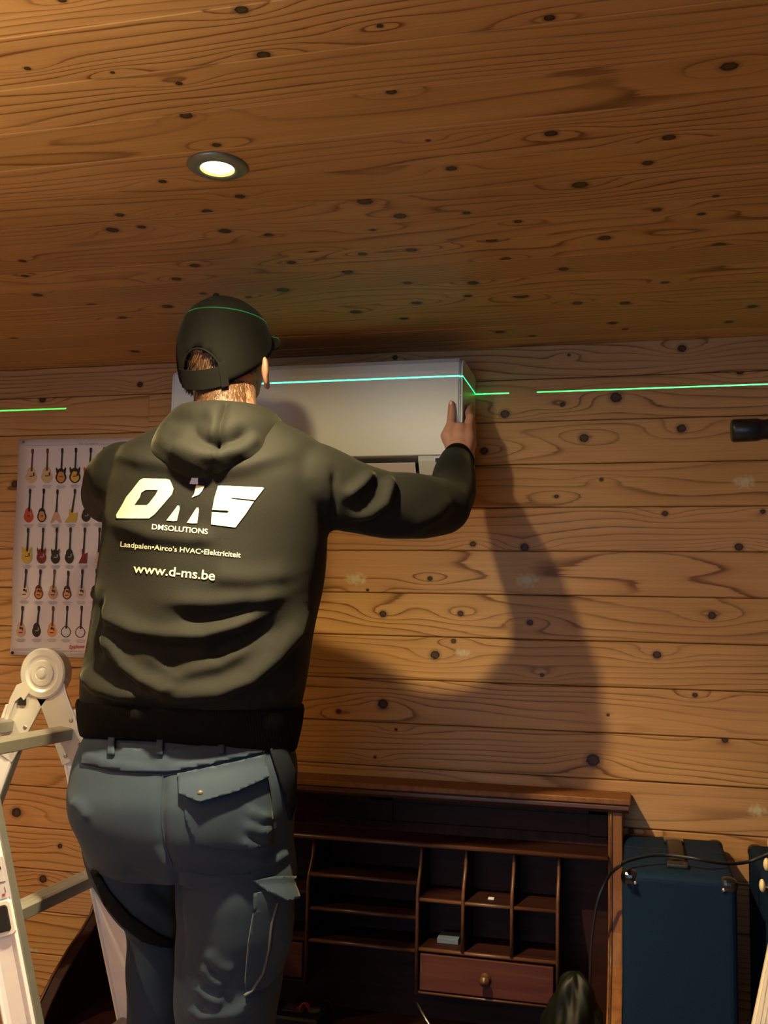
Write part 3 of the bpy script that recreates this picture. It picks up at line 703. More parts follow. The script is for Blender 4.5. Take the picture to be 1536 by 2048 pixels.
def flat(shapes, name, parent, lift=0.0):
    """flat printed shapes: list of (ink, [photo pixels]) laid on the poster"""
    m = MB(); mats = []
    for i, (k, pts) in enumerate(shapes):
        if INK[k] not in mats: mats.append(INK[k])
        m.mi = mats.index(INK[k]); y = QY-lift-.00012*i
        a = [at(u, v, y) for u, v in pts]
        m.add(a, [tuple(range(len(a)))])
    return m.build(name, mats, parent)
def blob(c, rx, ry, n=20, waist=0.0, up=0.0):
    out = []
    for i in range(n):
        a = 2*math.pi*i/n; y = math.sin(a); k = 1-waist*math.exp(-((y+.25)/.28)**2); k *= 1-.22*max(0, -y)-up*max(0, -y)
        out.append((c[0]+rx*k*math.cos(a), c[1]+ry*y))
    return out
def guitar(hx, hy, bx, by, rx, ry, col, rim=None, kind='hollow', neck='black'):
    h, b = P2(hx, hy), P2(bx, by); rx *= .26; ry *= .26; sh = []
    top = (b[0]+(h[0]-b[0])*.25, b[1]-ry*.8)
    w0, w1 = 1.5, 2.0
    if kind == 'banjo':
        sh += [('black', blob(b, rx, ry)), ('white', blob(b, rx*.84, ry*.84))]
    elif kind == 'vee':
        sh += [(col, [(b[0], b[1]-ry), (b[0]+rx*.4, b[1]-ry*.3), (b[0]+rx, b[1]+ry), (b[0]+rx*.55, b[1]+ry), (b[0], b[1]+ry*.45), (b[0]-rx*.6, b[1]+ry), (b[0]-rx, b[1]+ry), (b[0]-rx*.4, b[1]-ry*.3)])]
    elif kind == 'zig':
        sh += [(col, [(b[0]-rx*.3, b[1]-ry), (b[0]+rx*.3, b[1]-ry), (b[0]+rx*.25, b[1]-ry*.3), (b[0]+rx, b[1]-ry*.5), (b[0]+rx*.8, b[1]+ry), (b[0]-rx, b[1]+ry), (b[0]-rx*.3, b[1])])]
    else:
        wst = .26 if kind in ('hollow', 'acoustic') else .2
        if rim: sh.append((rim, blob(b, rx, ry, waist=wst))); sh.append((col, blob((b[0], b[1]+ry*.12), rx*.72, ry*.72, waist=wst)))
        else: sh.append((col, blob(b, rx, ry, waist=wst)))
        if kind == 'horn':
            for s in (-1, 1): sh.append((rim or col, [(b[0]+s*rx*.25, b[1]-ry*.45), (b[0]+s*rx*.75, b[1]-ry*1.12), (b[0]+s*rx*.9, b[1]-ry*.9), (b[0]+s*rx*.8, b[1]-ry*.3)]))
        if kind == 'acoustic':
            sh.append(('black', blob((b[0], b[1]-ry*.22), rx*.26, rx*.26))); sh.append(('brown', [(b[0]+rx*.1, b[1]-ry*.3), (b[0]+rx*.5, b[1]-ry*.3), (b[0]+rx*.45, b[1]+ry*.15), (b[0]+rx*.25, b[1]+ry*.1)]))
            sh.append(('black', [(b[0]-rx*.4, b[1]+ry*.32), (b[0]+rx*.35, b[1]+ry*.32), (b[0]+rx*.35, b[1]+ry*.44), (b[0]-rx*.4, b[1]+ry*.44)]))
        else:
            sh.append(('grey' if col in ('black', 'wine') else 'brown', [(b[0]-rx*.3, b[1]+ry*.05), (b[0]+rx*.3, b[1]+ry*.05), (b[0]+rx*.3, b[1]+ry*.17), (b[0]-rx*.3, b[1]+ry*.17)]))
            sh.append(('black' if col in ('cream', 'gold') else 'grey', [(b[0]+rx*.28, b[1]-ry*.3), (b[0]+rx*.5, b[1]-ry*.35), (b[0]+rx*.5, b[1]+ry*.1), (b[0]+rx*.3, b[1]+ry*.1)]))
    sh.append((neck, [(top[0]-w1, top[1]+ry*.3), (top[0]+w1, top[1]+ry*.3), (h[0]+w0, h[1]+8), (h[0]-w0, h[1]+8)]))
    sh.append((neck, [(h[0]-2.2, h[1]+9), (h[0]+2.2, h[1]+9), (h[0]+2.8, h[1]+1), (h[0]+1, h[1]-1), (h[0]-1.6, h[1]-1), (h[0]-2.6, h[1]+2)]))
    flat(sh, 'guitar_picture', poster)
    x, y = b[0], b[1]+ry+3
    cap = []
    for j in range(4):
        ww = 12-1.8*j if j else 7
        cap.append(('grey', [(x-ww, y+j*1.9), (x+ww, y+j*1.9), (x+ww, y+j*1.9+.7), (x-ww, y+j*1.9+.7)]))
    flat(cap, 'caption', poster)
for a in [(250,225,240,425,48,64,'cream',None,'hollow','brown'),(365,222,360,422,48,64,'cream',None,'hollow','brown'),(478,220,468,428,45,60,'amber','black','horn'),(583,216,575,425,47,60,'gold','black','horn'),
          (697,216,682,425,46,60,'red',None,'horn'),(800,212,790,425,46,60,'cream',None,'hollow'),(905,212,895,425,46,60,'amber','black','hollow'),
          (231,532,220,730,40,58,'red','red','solid'),(336,530,321,730,38,56,'amber','black','solid'),(441,536,430,735,44,54,'pink',None,'vee'),(575,532,545,735,50,50,'gold',None,'zig'),(665,535,660,730,37,52,'black','black','solid'),(770,535,760,730,37,52,'red',None,'horn'),
          (216,832,205,1040,45,62,'gold',None,'horn'),(331,830,318,1045,40,58,'wine',None,'horn'),(436,830,425,1048,38,56,'black',None,'horn'),(541,828,532,1045,37,58,'black',None,'solid'),(651,828,638,1045,36,56,'wine',None,'zig'),(765,828,755,1045,38,56,'pale',None,'zig'),
          (199,1147,186,1318,40,56,'pale',None,'acoustic'),(310,1150,296,1322,38,56,'amber','wine','acoustic'),(418,1150,406,1322,40,56,'pink',None,'acoustic','brown'),(524,1160,514,1325,37,54,'orange','black','acoustic'),(632,1150,623,1322,40,56,'pale',None,'acoustic'),(742,1145,728,1325,37,56,'black',None,'solid'),(848,1145,836,1325,38,56,'cream',None,'acoustic'),
          (172,1432,158,1610,40,58,'pink',None,'acoustic'),(297,1430,280,1612,36,56,'black',None,'solid'),(408,1433,398,1612,40,56,'orange',None,'acoustic','brown'),(516,1430,506,1625,40,45,'white',None,'banjo'),(627,1430,616,1628,40,45,'white',None,'banjo'),(736,1450,728,1610,38,56,'cream',None,'acoustic')]:
    guitar(*a)
ln = lambda x0, x1, y, h, k='grey': (k, [P2(x0, y), P2(x1, y-(x1-x0)*.02), P2(x1, y-(x1-x0)*.02+h), P2(x0, y+h)])
flat([ln(195, 592, 197, 3), ln(770, 960, 184, 3)], 'rule', poster)
flat([ln(110, 465, 1758, 3), ln(110, 300, 1768, 2), ln(540, 655, 1797, 3)], 'rule', poster)
def text_mesh(txt, name='txt', bold=0.0, shear=0.0, space=1.0):
    cu = bpy.data.curves.new(name, 'FONT'); cu.body = txt; cu.offset = bold; cu.shear = shear; cu.space_character = space; cu.resolution_u = 4
    o = bpy.data.objects.new(name, cu); COL.objects.link(o)
    dg = bpy.context.evaluated_depsgraph_get(); dg.update()
    me = bpy.data.meshes.new_from_object(o.evaluated_get(dg)); bpy.data.objects.remove(o, do_unlink=True)
    return me
def text_on_poster(txt, p0, p1, hcap, k, name, bold=0.0, shear=0.0):
    me = text_mesh(txt, name, bold, shear); A = coords(me); w = A[:, 0].max()
    d = Vector((p1[0]-p0[0], p1[1]-p0[1])); L = d.length; d /= L; n = Vector((d.y, -d.x)); s = hcap/.70
    B = np.array([at(p0[0]+d.x*x/w*L+n.x*y*s, p0[1]+d.y*x/w*L+n.y*y*s, QY-.0002) for x, y, _ in A]); setco(me, B)
    me.materials.clear(); me.materials.append(INK[k]); return link(bpy.data.objects.new(name, me), poster)
text_on_poster('78 Guitars', P2(600, 192), P2(755, 189), 4.2, 'grey', 'heading', .01)
text_on_poster('Epiphone', P2(530, 1756), P2(648, 1752), 7.5, 'logo', 'logo', .012, .25)
text_on_poster('PERFORMANCE IS OUR PASSION', P2(470, 1782), P2(800, 1776), 2.6, 'grey', 'slogan')
pp_ = at(*P2(95, 1788), QY); MB().lathe([(.0001, 0), (.0045, 0), (.0035, .003), (.0001, .0035)], pp_, (0, -1, 0), 14).build('pin', M_BLACK, poster, smooth=True)
pp_ = at(*P2(178, 168), QY); MB().lathe([(.0001, 0), (.0035, 0), (.0028, .002), (.0001, .0025)], pp_, (0, -1, 0), 14).build('pin', M_STEEL, poster, smooth=True)

# ================================================================== folding ladder
t = NT('ladder_aluminium'); sp = t.n('ShaderNodeSeparateXYZ'); t.put(sp.inputs[0], t.obj()); nz = t.noise(t.obj(), 40, 3)
t.put(t.b.inputs['Base Color'], t.mix(nz, (.76, .76, .79), (.84, .84, .87))); t.b.inputs['Metallic'].default_value = .1; t.b.inputs['Roughness'].default_value = .42; M_ALU = t.mat
M_RUNG = plain('ribbed_rung', (.36, .35, .31), .45, .5); M_EDGE = plain('dull_rail_edge', (.22, .22, .21), .5, .5); M_ZINC = plain('zinc_hinge', (.70, .72, .70), .34, .25, var=.05)
YF, YN = -.462, -.830
A0, B0_ = at(152, 1487, YF), at(244, 1925, YF); A0 = A0+(A0-B0_).normalized()*.055
dl = (B0_-A0).normalized(); hc = at(95, 1346, YF)
ladder = empty('folding_ladder', (hc.x, (YF+YN)/2, 0), 'open aluminium hinge ladder standing to the left of the man', 'ladder')
def foot_of(p, d): return p+d*((p.z-.015)/-d.z)
def stile(p0, d, Y, w, name='stile'):
    a = Vector((p0.x, Y, p0.z)); b = foot_of(a, d); ac_ = Vector((-d.z, 0, d.x)).normalized(); yy = Vector((0, 1, 0))
    h, th = w/2, .013
    prof = [(-h, -th), (-h+.005, -th-.003), (-h+.010, -th), (-h+.018, -th+.002), (h-.018, -th+.002), (h-.010, -th), (h-.005, -th-.003), (h, -th), (h, th), (-h, th)]
    o = MB().extrude(prof, a, ac_, yy, b-a).build(name, M_ALU, ladder, bevel=.0012)
    if True:
        e = MB().extrude([(h+.0002, -th+.001), (h+.0022, -th+.003), (h+.0022, th-.003), (h+.0002, th-.001)], a, ac_, yy, b-a).build('edge_strip', M_EDGE, o)
        MB().box(b.x-.055, b.x+.055, Y-.02, Y+.02, 0, .03).build('rubber_foot', M_RUB, o, bevel=.006)
    return a, b
d1 = dl; d2 = Vector((-dl.x*1.15, 0, dl.z)).normalized()
WST = .068
top1 = hc+d1*.05
for Y in (YF, YN): stile(Vector((A0.x, 0, A0.z))-d1*.02, d1, Y, WST)
offx = hc.x-(A0.x-.0)
A2 = Vector((2*hc.x-A0.x-.004, 0, A0.z))
for Y in (YF, YN): stile(A2-d2*.02, d2, Y, WST)
def rung(z, p, d, dark=False):
    c = p+d*((p.z-z)/-d.z); w_ = .034; n_ = Vector((d.z, 0, -d.x)); n_ = -n_ if n_.z < 0 else n_
    prof = [(-.019, -.012), (-.010, -.016), (.010, -.016), (.019, -.012), (.019, .012), (.012, .0145), (.006, .0135), (0, .0145), (-.006, .0135), (-.012, .0145), (-.019, .012)]
    MB().extrude(prof, (c.x-.012, YN+.012, c.z), (1, 0, -.12), (.12, 0, 1), (0, YF-YN-.024, 0)).build('rung', M_RUNG, ladder, bevel=.001)
P1 = Vector((A0.x, 0, A0.z))
RZ = [at(158, 1466, YF).z, at(184, 1747, YF).z]; step = RZ[0]-RZ[1]
RUNGS = [RZ[0]-step*i for i in range(5)]
for z in RUNGS:
    rung(z, P1, d1); rung(z+.012, A2, d2)
for Y in (YF, YN):
    yo = Y-.018
    hi = MB().lathe([(.0001, .030), (.057, .030), (.059, -.002), (.055, -.005), (.043, -.006), (.037, -.003), (.031, -.003), (.029, -.006), (.016, -.007), (.014, -.004), (.012, -.004), (.010, -.010), (.004, -.011), (.0001, -.011)], (hc.x, yo, hc.z), (0, 1, 0), 40).build('hinge', M_ZINC, ladder, smooth=False, bevel=.0008)
    for d, A in ((d1, Vector((A0.x, 0, A0.z))), (d2, A2)):
        a = Vector((-d.z, 0, d.x)); c0 = Vector((hc.x, yo+.0015, hc.z)); c1 = Vector((A.x, yo+.0015, A.z))+d*.09
        s = 1 if d is d1 else -1
        dd = (c1-c0); al = dd.normalized(); ap = Vector((-al.z, 0, al.x))
        L = dd.length
        pl = MB().extrude([(-.046, 0), (-.036, .07), (-.036, L), (.036, L), (.036, .07), (.046, 0)], c0, ap, al, (0, .006, 0)).build('hinge_plate', M_ZINC, ladder, bevel=.0015)
        for (x, f_) in ((-.024, .66), (.024, .60), (-.020, .92), (.024, .88)):
            MB().lathe([(.0001, -.0022), (.003, -.002), (.0052, -.001), (.0052, .001)], c0+ap*x+al*(L*f_), (0, 1, 0), 14, cap=False).build('rivet', M_SILVER, pl, smooth=True)
    # locking lever on the left leg
    al = d2; ap = Vector((-al.z, 0, al.x)); c0 = Vector((hc.x, yo-.006, hc.z))
    if ap.x > 0: ap = -ap
    lev = [(.012, .045), (.030, .030), (.052, .048), (.056, .085), (.050, .150), (.043, .150), (.040, .085), (.030, .070), (.020, .075)]
    MB().extrude(lev, c0, ap, al, (0, .008, 0)).build('lock_lever', M_ZINC, ladder, bevel=.0015)
    MB().box(hc.x-.060, hc.x-.040, yo-.004, yo, hc.z-.075, hc.z-.060).build('lock_slot', M_BLACK, ladder)
# button and sticker on the near stile
c = at(4, 1838, YN-.018); a = Vector((-dl.z, 0, dl.x))
bt = MB().extrude([(-.024, -.032), (.018, -.032), (.024, -.026), (.024, .026), (.018, .032), (-.024, .032)], c, a, dl, (0, .004, 0)).build('release_button', M_WHITE, ladder, bevel=.003)
MB().extrude([(-.022, -.024), (.012, -.024), (.016, -.02), (.016, .02), (.012, .024), (-.022, .024)], c+Vector((0, -.002, 0)), a, dl, (0, .004, 0)).build('button_insert', M_BLACK, bt, bevel=.002)
c = at(-2, 1765, YN-.0155); st = MB().extrude([(-.03, -.045), (.02, -.045), (.02, .03), (-.03, .03)], c, a, dl, (0, .0008, 0)).build('sticker', plain('sticker_white', (.62, .62, .66), .4), ladder)
for (x, y, w_, h_, m_) in ((.004, -.028, .006, .005, M_BLACK), (-.004, .000, .018, .0012, M_GREY), (.010, .010, .0012, .01, M_GREY), (.002, .022, .006, .004, INK['red'])):
    MB().extrude([(x, y), (x+w_, y), (x+w_, y+h_), (x, y+h_)], c-Vector((0, .0008, 0)), a, dl, (0, .0006, 0)).build('sticker_print', m_, st)
# ================================================================== laser level
LZ = H+.5975
lp = Vector((.62, -2.35, LZ))
lv = empty('laser_level', (lp.x, lp.y, 0), 'small green laser level on a tripod beside the camera', 'laser level')
MB().box(lp.x-.04, lp.x+.04, lp.y-.14, lp.y-.03, lp.z-.06, lp.z+.05).build('housing', M_BLACK, lv, bevel=.008)
MB().tube([(lp.x, lp.y-.08, .55), (lp.x, lp.y-.08, lp.z-.06)], .012, 12).build('pole', M_STEEL, lv)
for a_ in (.5, 2.6, 4.7): MB().tube([(lp.x, lp.y-.08, .7), (lp.x+.32*math.cos(a_), lp.y-.08+.32*math.sin(a_), .012)], .010, 8).build('leg', M_RUB, lv)
ll = add_light('laser_fan', 'POINT', (0, 0, 0), LASER_W, (.02, 1.0, .28), shadow_soft_size=0.0)
ll.location = lp
ld = ll.data; ld.use_nodes = True; nt = ld.node_tree
em = nt.nodes['Emission']; tc = nt.nodes.new('ShaderNodeTexCoord'); sx_ = nt.nodes.new('ShaderNodeSeparateXYZ'); nt.links.new(tc.outputs['Normal'], sx_.inputs[0])
def lm(op, a, b):
    q = nt.nodes.new('ShaderNodeMath'); q.operation = op
    for i, v in enumerate((a, b)):
        if isinstance(v, bpy.types.NodeSocket): nt.links.new(v, q.inputs[i])
        else: q.inputs[i].default_value = v
    return q.outputs[0]
inplane = lm('LESS_THAN', lm('ABSOLUTE', sx_.outputs['Z'], 0), .00062)
g0, g1 = at(1018, 787, 0), at(1074, 785, 0)
r0, r1 = (g0.x-lp.x)/(0-lp.y), (g1.x-lp.x)/(0-lp.y)
rat = lm('DIVIDE', sx_.outputs['X'], lm('MAXIMUM', lm('ABSOLUTE', sx_.outputs['Y'], 0), .001))
rat_abs = lm('ABSOLUTE', lm('SUBTRACT', lm('ABSOLUTE', rat, 0), abs((r0+r1)/2)), 0)
notgap = lm('GREATER_THAN', rat_abs, abs(r1-r0)/2)
nt.links.new(lm('MULTIPLY', inplane, notgap), em.inputs['Strength'])
ll.parent = lv; ll.location = (0, 0, lp.z)

# ================================================================== the man
t = NT('black_sweatshirt'); v_ = t.obj(); nz = t.noise(v_, 420, 3, 0.7); nb = t.math('MULTIPLY_ADD', t.noise(v_, 260, 2), 0.7, t.math('MULTIPLY', t.noise(v_, 9, 3), 0.4))
t.put(t.b.inputs['Base Color'], t.mix(nb, (.0066, .0068, .0056), (.0115, .0118, .0096))); t.b.inputs['Roughness'].default_value = .78
t.b.inputs['Sheen Weight'].default_value = .10; t.b.inputs['Sheen Roughness'].default_value = .35; t.b.inputs['Sheen Tint'].default_value = (.75, .72, .5, 1); t.b.inputs['Specular IOR Level'].default_value = .16
t.bump(nz, .45, .0012); M_HOOD = t.mat
t = NT('ribbed_band'); sp = t.n('ShaderNodeSeparateXYZ'); t.put(sp.inputs[0], t.obj())
t.put(t.b.inputs['Base Color'], t.mix(t.noise(t.obj(), 20, 2), (.0035, .0035, .003), (.006, .006, .005))); t.b.inputs['Roughness'].default_value = .9; t.b.inputs['Specular IOR Level'].default_value = .08
t.bump(t.math('SINE', t.math('MULTIPLY', sp.outputs['X'], 1500)), .25, .001); M_RIB = t.mat
t = NT('work_trousers_cloth'); v_ = t.obj(); nb = t.noise(v_, 7, 3); nz = t.noise(v_, 900, 2)
t.put(t.b.inputs['Base Color'], t.mix(nb, (.021, .036, .059), (.033, .051, .080))); t.b.inputs['Roughness'].default_value = .8; t.b.inputs['Specular IOR Level'].default_value = .15; t.b.inputs['Sheen Weight'].default_value = .05; t.bump(nz, .3, .0008); M_TROU = t.mat
t = NT('trousers_dark_panel'); t.put(t.b.inputs['Base Color'], t.mix(t.noise(t.obj(), 20, 2), (.006, .008, .012), (.010, .013, .019))); t.b.inputs['Roughness'].default_value = .85; t.b.inputs['Specular IOR Level'].default_value = .08; M_TROUD = t.mat
t = NT('skin'); v_ = t.obj(); t.put(t.b.inputs['Base Color'], t.mix(t.noise(v_, 25, 3), (.50, .25, .16), (.60, .33, .23))); t.b.inputs['Roughness'].default_value = .5
t.b.inputs['Subsurface Weight'].default_value = .12; t.b.inputs['Subsurface Radius'].default_value = (.01, .004, .002); t.b.inputs['Subsurface Scale'].default_value = .6; M_SKIN = t.mat
t = NT('hair'); t.put(t.b.inputs['Base Color'], t.mix(t.noise(t.obj(), 300, 2), (.05, .024, .011), (.13, .062, .029))); t.b.inputs['Roughness'].default_value = .5; M_HAIR = t.mat
t = NT('cap_cloth'); t.put(t.b.inputs['Base Color'], t.mix(t.noise(t.obj(), 15, 3), (.0045, .0046, .0038), (.0075, .0076, .0062))); t.b.inputs['Roughness'].default_value = .85; t.b.inputs['Specular IOR Level'].default_value = .1; t.b.inputs['Sheen Weight'].default_value = .02; t.b.inputs['Sheen Roughness'].default_value = .4
t.bump(t.noise(t.obj(), 800, 2), .2, .0006); M_CAP = t.mat
M_PRINT = plain('cream_print', (.64, .62, .40), .6, var=.04); M_PRINTB = plain('pale_blue_print', (.55, .60, .72), .55, var=.04)
M_SHOE = plain('black_shoe', (.014, .014, .014), .5); M_SOLE = plain('shoe_sole', (.03, .03, .03), .8)

def ring_px(v, uL, uR, Yc, b, n=56, ex=2.25, zoff=0.0):
    """horizontal oval whose outline falls on the two pixels uL and uR of row v"""
    C = at((uL+uR)/2, v, Yc); w = (uR-uL)/2*depth(C)/F
    th = math.atan2(-C.x, C.y+D); a = math.sqrt(max(1e-4, w*w-(b*math.sin(th))**2))/math.cos(th)
    out = []
    for i in range(n):
        q = 2*math.pi*i/n; c, s = math.cos(q), math.sin(q)
        out.append((C.x+a*math.copysign(abs(c)**(2/ex), c), C.y+b*math.copysign(abs(s)**(2/ex), s), C.z+zoff))
    return out, C, a
TORSO = [(1466, 172, 578, -.71, .128), (1440, 166, 588, -.71, .140), (1405, 166, 593, -.71, .148), (1372, 168, 600, -.71, .155), (1330, 174, 608, -.71, .154), (1260, 186, 620, -.71, .150),
         (1180, 198, 634, -.71, .147), (1100, 204, 648, -.71, .146), (1030, 208, 656, -.71, .145), (970, 214, 662, -.71, .140), (925, 226, 656, -.71, .128), (895, 246, 638, -.715, .112),
         (872, 284, 612, -.72, .095), (852, 330, 572, -.725, .082), (832, 360, 548, -.73, .074)]
mb = MB(); rings = [ring_px(*r)[0] for r in TORSO]
mb.loft(rings)
def limb(spec): return [at(u, v, y) for u, v, y, r in spec], [r for *_, r in spec]
R_ARM = [(622, 966, -.71, .080), (695, 994, -.665, .076), (770, 1010, -.615, .069), (840, 1012, -.555, .066), (886, 1010, -.50, .062), (905, 985, -.435, .056), (912, 950, -.355, .047), (914, 922, -.28, .040)]
L_ARM = [(258, 958, -.71, .080), (238, 968, -.65, .076), (226, 982, -.58, .072), (222, 992, -.51, .066), (240, 985, -.45, .060), (295, 950, -.36, .050), (340, 925, -.29, .042)]
ra, rr_ = limb(R_ARM); la, lr_ = limb(L_ARM)
mb.chain(ra, rr_, 20); mb.chain(la, lr_, 20)
hood_me = fuse(mb, .0052, 14)
A = coords(hood_me); Nn = normals(hood_me); U, V = projn(A)
face = np.clip(-(Nn@FN)*1.6, 0, 1)           # 1 where the cloth faces the photographer
inb = (U > 205) & (U < 660)
disp = np.zeros(len(A))
FOLDS = [  # polyline in photo pixels, height (m), half width above / below the crest (px)
 ([(196, 1190), (225, 1240), (275, 1265), (340, 1276), (410, 1275), (470, 1258), (528, 1232)], .013, 22, 11),
 ([(203, 1262), (222, 1300), (250, 1336), (285, 1362), (330, 1378), (358, 1372)], .012, 17, 10),
 ([(163, 1345), (196, 1378), (240, 1392), (290, 1396)], .012, 20, 10),
 ([(290, 1394), (360, 1392), (440, 1386), (500, 1362), (550, 1318), (590, 1268), (622, 1222)], .014, 24, 12),
 ([(330, 1360), (380, 1345), (440, 1330), (500, 1296)], .006, 18, 13),
 ([(330, 1205), (420, 1212), (500, 1206), (575, 1188)], .006, 22, 12),
 ([(222, 1045), (300, 1072), (380, 1080), (430, 1076)], .005, 20, 14),
 ([(230, 905), (290, 925), (360, 935), (420, 945), (500, 932), (580, 905)], .008, 22, 16),
 ([(420, 1156), (500, 1160), (590, 1148)], .004, 24, 14),
 ([(540, 1405), (580, 1370), (600, 1340)], .005, 16, 12),
 ([(700, 1038), (740, 1030), (772, 1008), (782, 975), (776, 950)], .010, 15, 8),
 ([(690, 998), (725, 972), (748, 945)], .009, 15, 9),
 ([(820, 1052), (870, 1030), (905, 1000)], .005, 18, 12),
 ([(668, 940), (672, 1000), (664, 1060)], -.005, 7, 7),
 ([(203, 1190), (199, 1260), (202, 1320)], -.009, 8, 8),
 ([(215, 1290), (245, 1350), (285, 1385)], -.006, 7, 7),
 ([(280, 1250), (350, 1305), (330, 1340)], -.006, 30, 30),
 ([(360, 1240), (450, 1232), (520, 1212)], -.006, 16, 16),
 ([(410, 1310), (480, 1280), (560, 1245)], -.007, 22, 22),
]
for pts, h, wa, wb in FOLDS:
    d, tt, sd = poly_dist(U, V, pts)
    # above the line (towards the head) the slope is long, below it the cloth tucks in
    ang_above = sd
    w = np.where(sd > 0, wa, wb)
    taper = np.clip(np.minimum(tt, 1-tt)*6, 0, 1)*.8+.2
    disp += 1.6*h*np.exp(-(d/w)**2)*taper*face
rs = np.random.RandomState(3)
for i in range(26):                          # shallow creases everywhere
    k = rs.normal(size=3)*np.array((14, 14, 26)); disp += .0007*np.sin(A@k+rs.uniform(0, 6))
setco(hood_me, A+Nn*disp[:, None])
person = empty('person', (-.90, -.70, 0), 'man in black printed hoodie, cap and grey work trousers reaching up', 'person')
hoodie = finish('hoodie', evaluated(hood_me, [('SMOOTH', dict(factor=.5, iterations=1))]), M_HOOD, person, 'black hooded sweatshirt with cream print on the back')
hm = hoodie.data; HB = BVHTree.FromPolygons([v.co for v in hm.vertices], [p.vertices[:] for p in hm.polygons])
# hem band
rb = [ring_px(v, a, b, y, d, 96, zoff=0)[0] for v, a, b, y, d in ((1481, 174, 579, -.71, .120), (1477, 167, 584, -.71, .126), (1462, 164, 590, -.71, .132), (1440, 162, 595, -.71, .142), (1412, 161, 599, -.71, .154), (1404, 164, 597, -.71, .150))]
for k_, ring in enumerate(rb):
    for i, p in enumerate(ring):
        q = 2*math.pi*i/96; ring[i] = (p[0], p[1], p[2]-.010*math.sin(q*1.0+.2)*(1 if k_ < 2 else 0)*max(0, -math.sin(q))-(.012 if k_ < 2 and math.cos(q) > .55 else 0)*max(0, math.cos(q)-.55)*2)
MB().loft(rb, cap=False).build('hem_band', M_RIB, hoodie, smooth=True, solid=.004)
# cuffs
for pts, rad in ((ra, rr_), (la, lr_)):
    d_ = (pts[-1]-pts[-2]).normalized(); c = pts[-1]
    MB().tube([c-d_*.012, c-d_*.004, c+d_*.022, c+d_*.034, c+d_*.036], [rad[-1]-.001, rad[-1]+.001, rad[-1]-.005, rad[-1]-.007, rad[-1]-.012], 28).build('cuff', M_RIB, hoodie, smooth=True)
# seams of the sleeves
def on_cloth(pix, lift=.001):
    out = []
    for u, v in pix:
        h = HB.ray_cast(CAM, ray(u, v).normalized(), 4.0)
        if h[0] is not None:
            n = h[1] if h[1].dot(FW) < 0 else -h[1]; out.append(h[0]+n*lift)
    return out
def dense(pts, k=6):
    out = []
    for i in range(len(pts)-1):
        for j in range(k): f = j/k; out.append((pts[i][0]*(1-f)+pts[i+1][0]*f, pts[i][1]*(1-f)+pts[i+1][1]*f))
    return out+[pts[-1]]

# hood lying round the neck
mb = MB(); nk = at(452, 842, -.735); zt = at(450, 806, -.80).z
NT_, NS = 72, 16
hcx = at(449, 830, -.74).x; hcy = -.735
prof = [(.060, -.06, 0), (.066, -.03, 0), (.074, -.010, 0), (.084, 0.0, 0), (.098, -.004, 0), (.112, -.020, .02), (.124, -.042, .06), (.134, -.066, .16), (.140, -.088, .30), (.138, -.106, .55), (.128, -.118, .8), (.112, -.122, 1.0), (.090, -.110, 1.0), (.070, -.09, .8)]
rings = []
for (r, dz, dr) in prof:
    ring = []
    for i in range(NT_):
        q = 2*math.pi*i/NT_; back = max(0, -math.sin(q)); front = max(0, math.sin(q))
        rad = r*(1+.03*math.sin(5*q+1)*min(1, abs(dz)*20))
        x = rad*math.cos(q)*1.0; y = rad*math.sin(q)*(.98 if math.sin(q) > 0 else 1.0)
        z = dz-.034*dr*back**4-.02*front*(1 if dr == 0 else 1)+.012*math.cos(q)*0
        y -= .012*dr*back**2
        # folds of the hood: two hollows left and right of the middle seam
        ring.append((hcx+x, hcy+y, zt+z))
    rings.append(ring)
mb.loft(rings, cap=False)
hood_m = evaluated(mb.mesh('hood'), [('SUBSURF', dict(levels=2, render_levels=2))])
A = coords(hood_m); Nn = normals(hood_m)
if (Nn[:, 1]*(A[:, 1]-hcy)).mean() < 0: Nn = -Nn
U, V = projn(A); face = np.clip(-(Nn@FN)*1.8, 0, 1); disp = np.zeros(len(A))
for pts, h, wa, wb in [([(452, 812), (440, 850), (436, 885)], -.010, 9, 9), ([(436, 885), (428, 915), (424, 940)], -.006, 7, 7),
                       ([(390, 868), (415, 885), (434, 890)], -.015, 16, 16), ([(436, 886), (462, 884), (480, 876)], -.013, 15, 15), ([(350, 838), (385, 842), (410, 836)], -.010, 18, 18),
                       ([(360, 895), (400, 908), (428, 908)], .009, 13, 13), ([(440, 902), (475, 898), (505, 882)], .009, 13, 13), ([(470, 850), (500, 845), (530, 850)], .007, 22, 22),
                       ([(420, 830), (432, 850), (425, 870)], .007, 14, 14), ([(325, 880), (350, 905), (390, 925)], .005, 12, 12), ([(500, 915), (550, 895), (578, 880)], .005, 14, 14)]:
    d, tt, sd = poly_dist(U, V, pts); disp += h*np.exp(-(d/wa)**2)*face
setco(hood_m, A+Nn*disp[:, None])
hd_ = finish('hood', hood_m, M_HOOD, hoodie); m_ = hd_.modifiers.new('solid', 'SOLIDIFY'); m_.thickness = .003

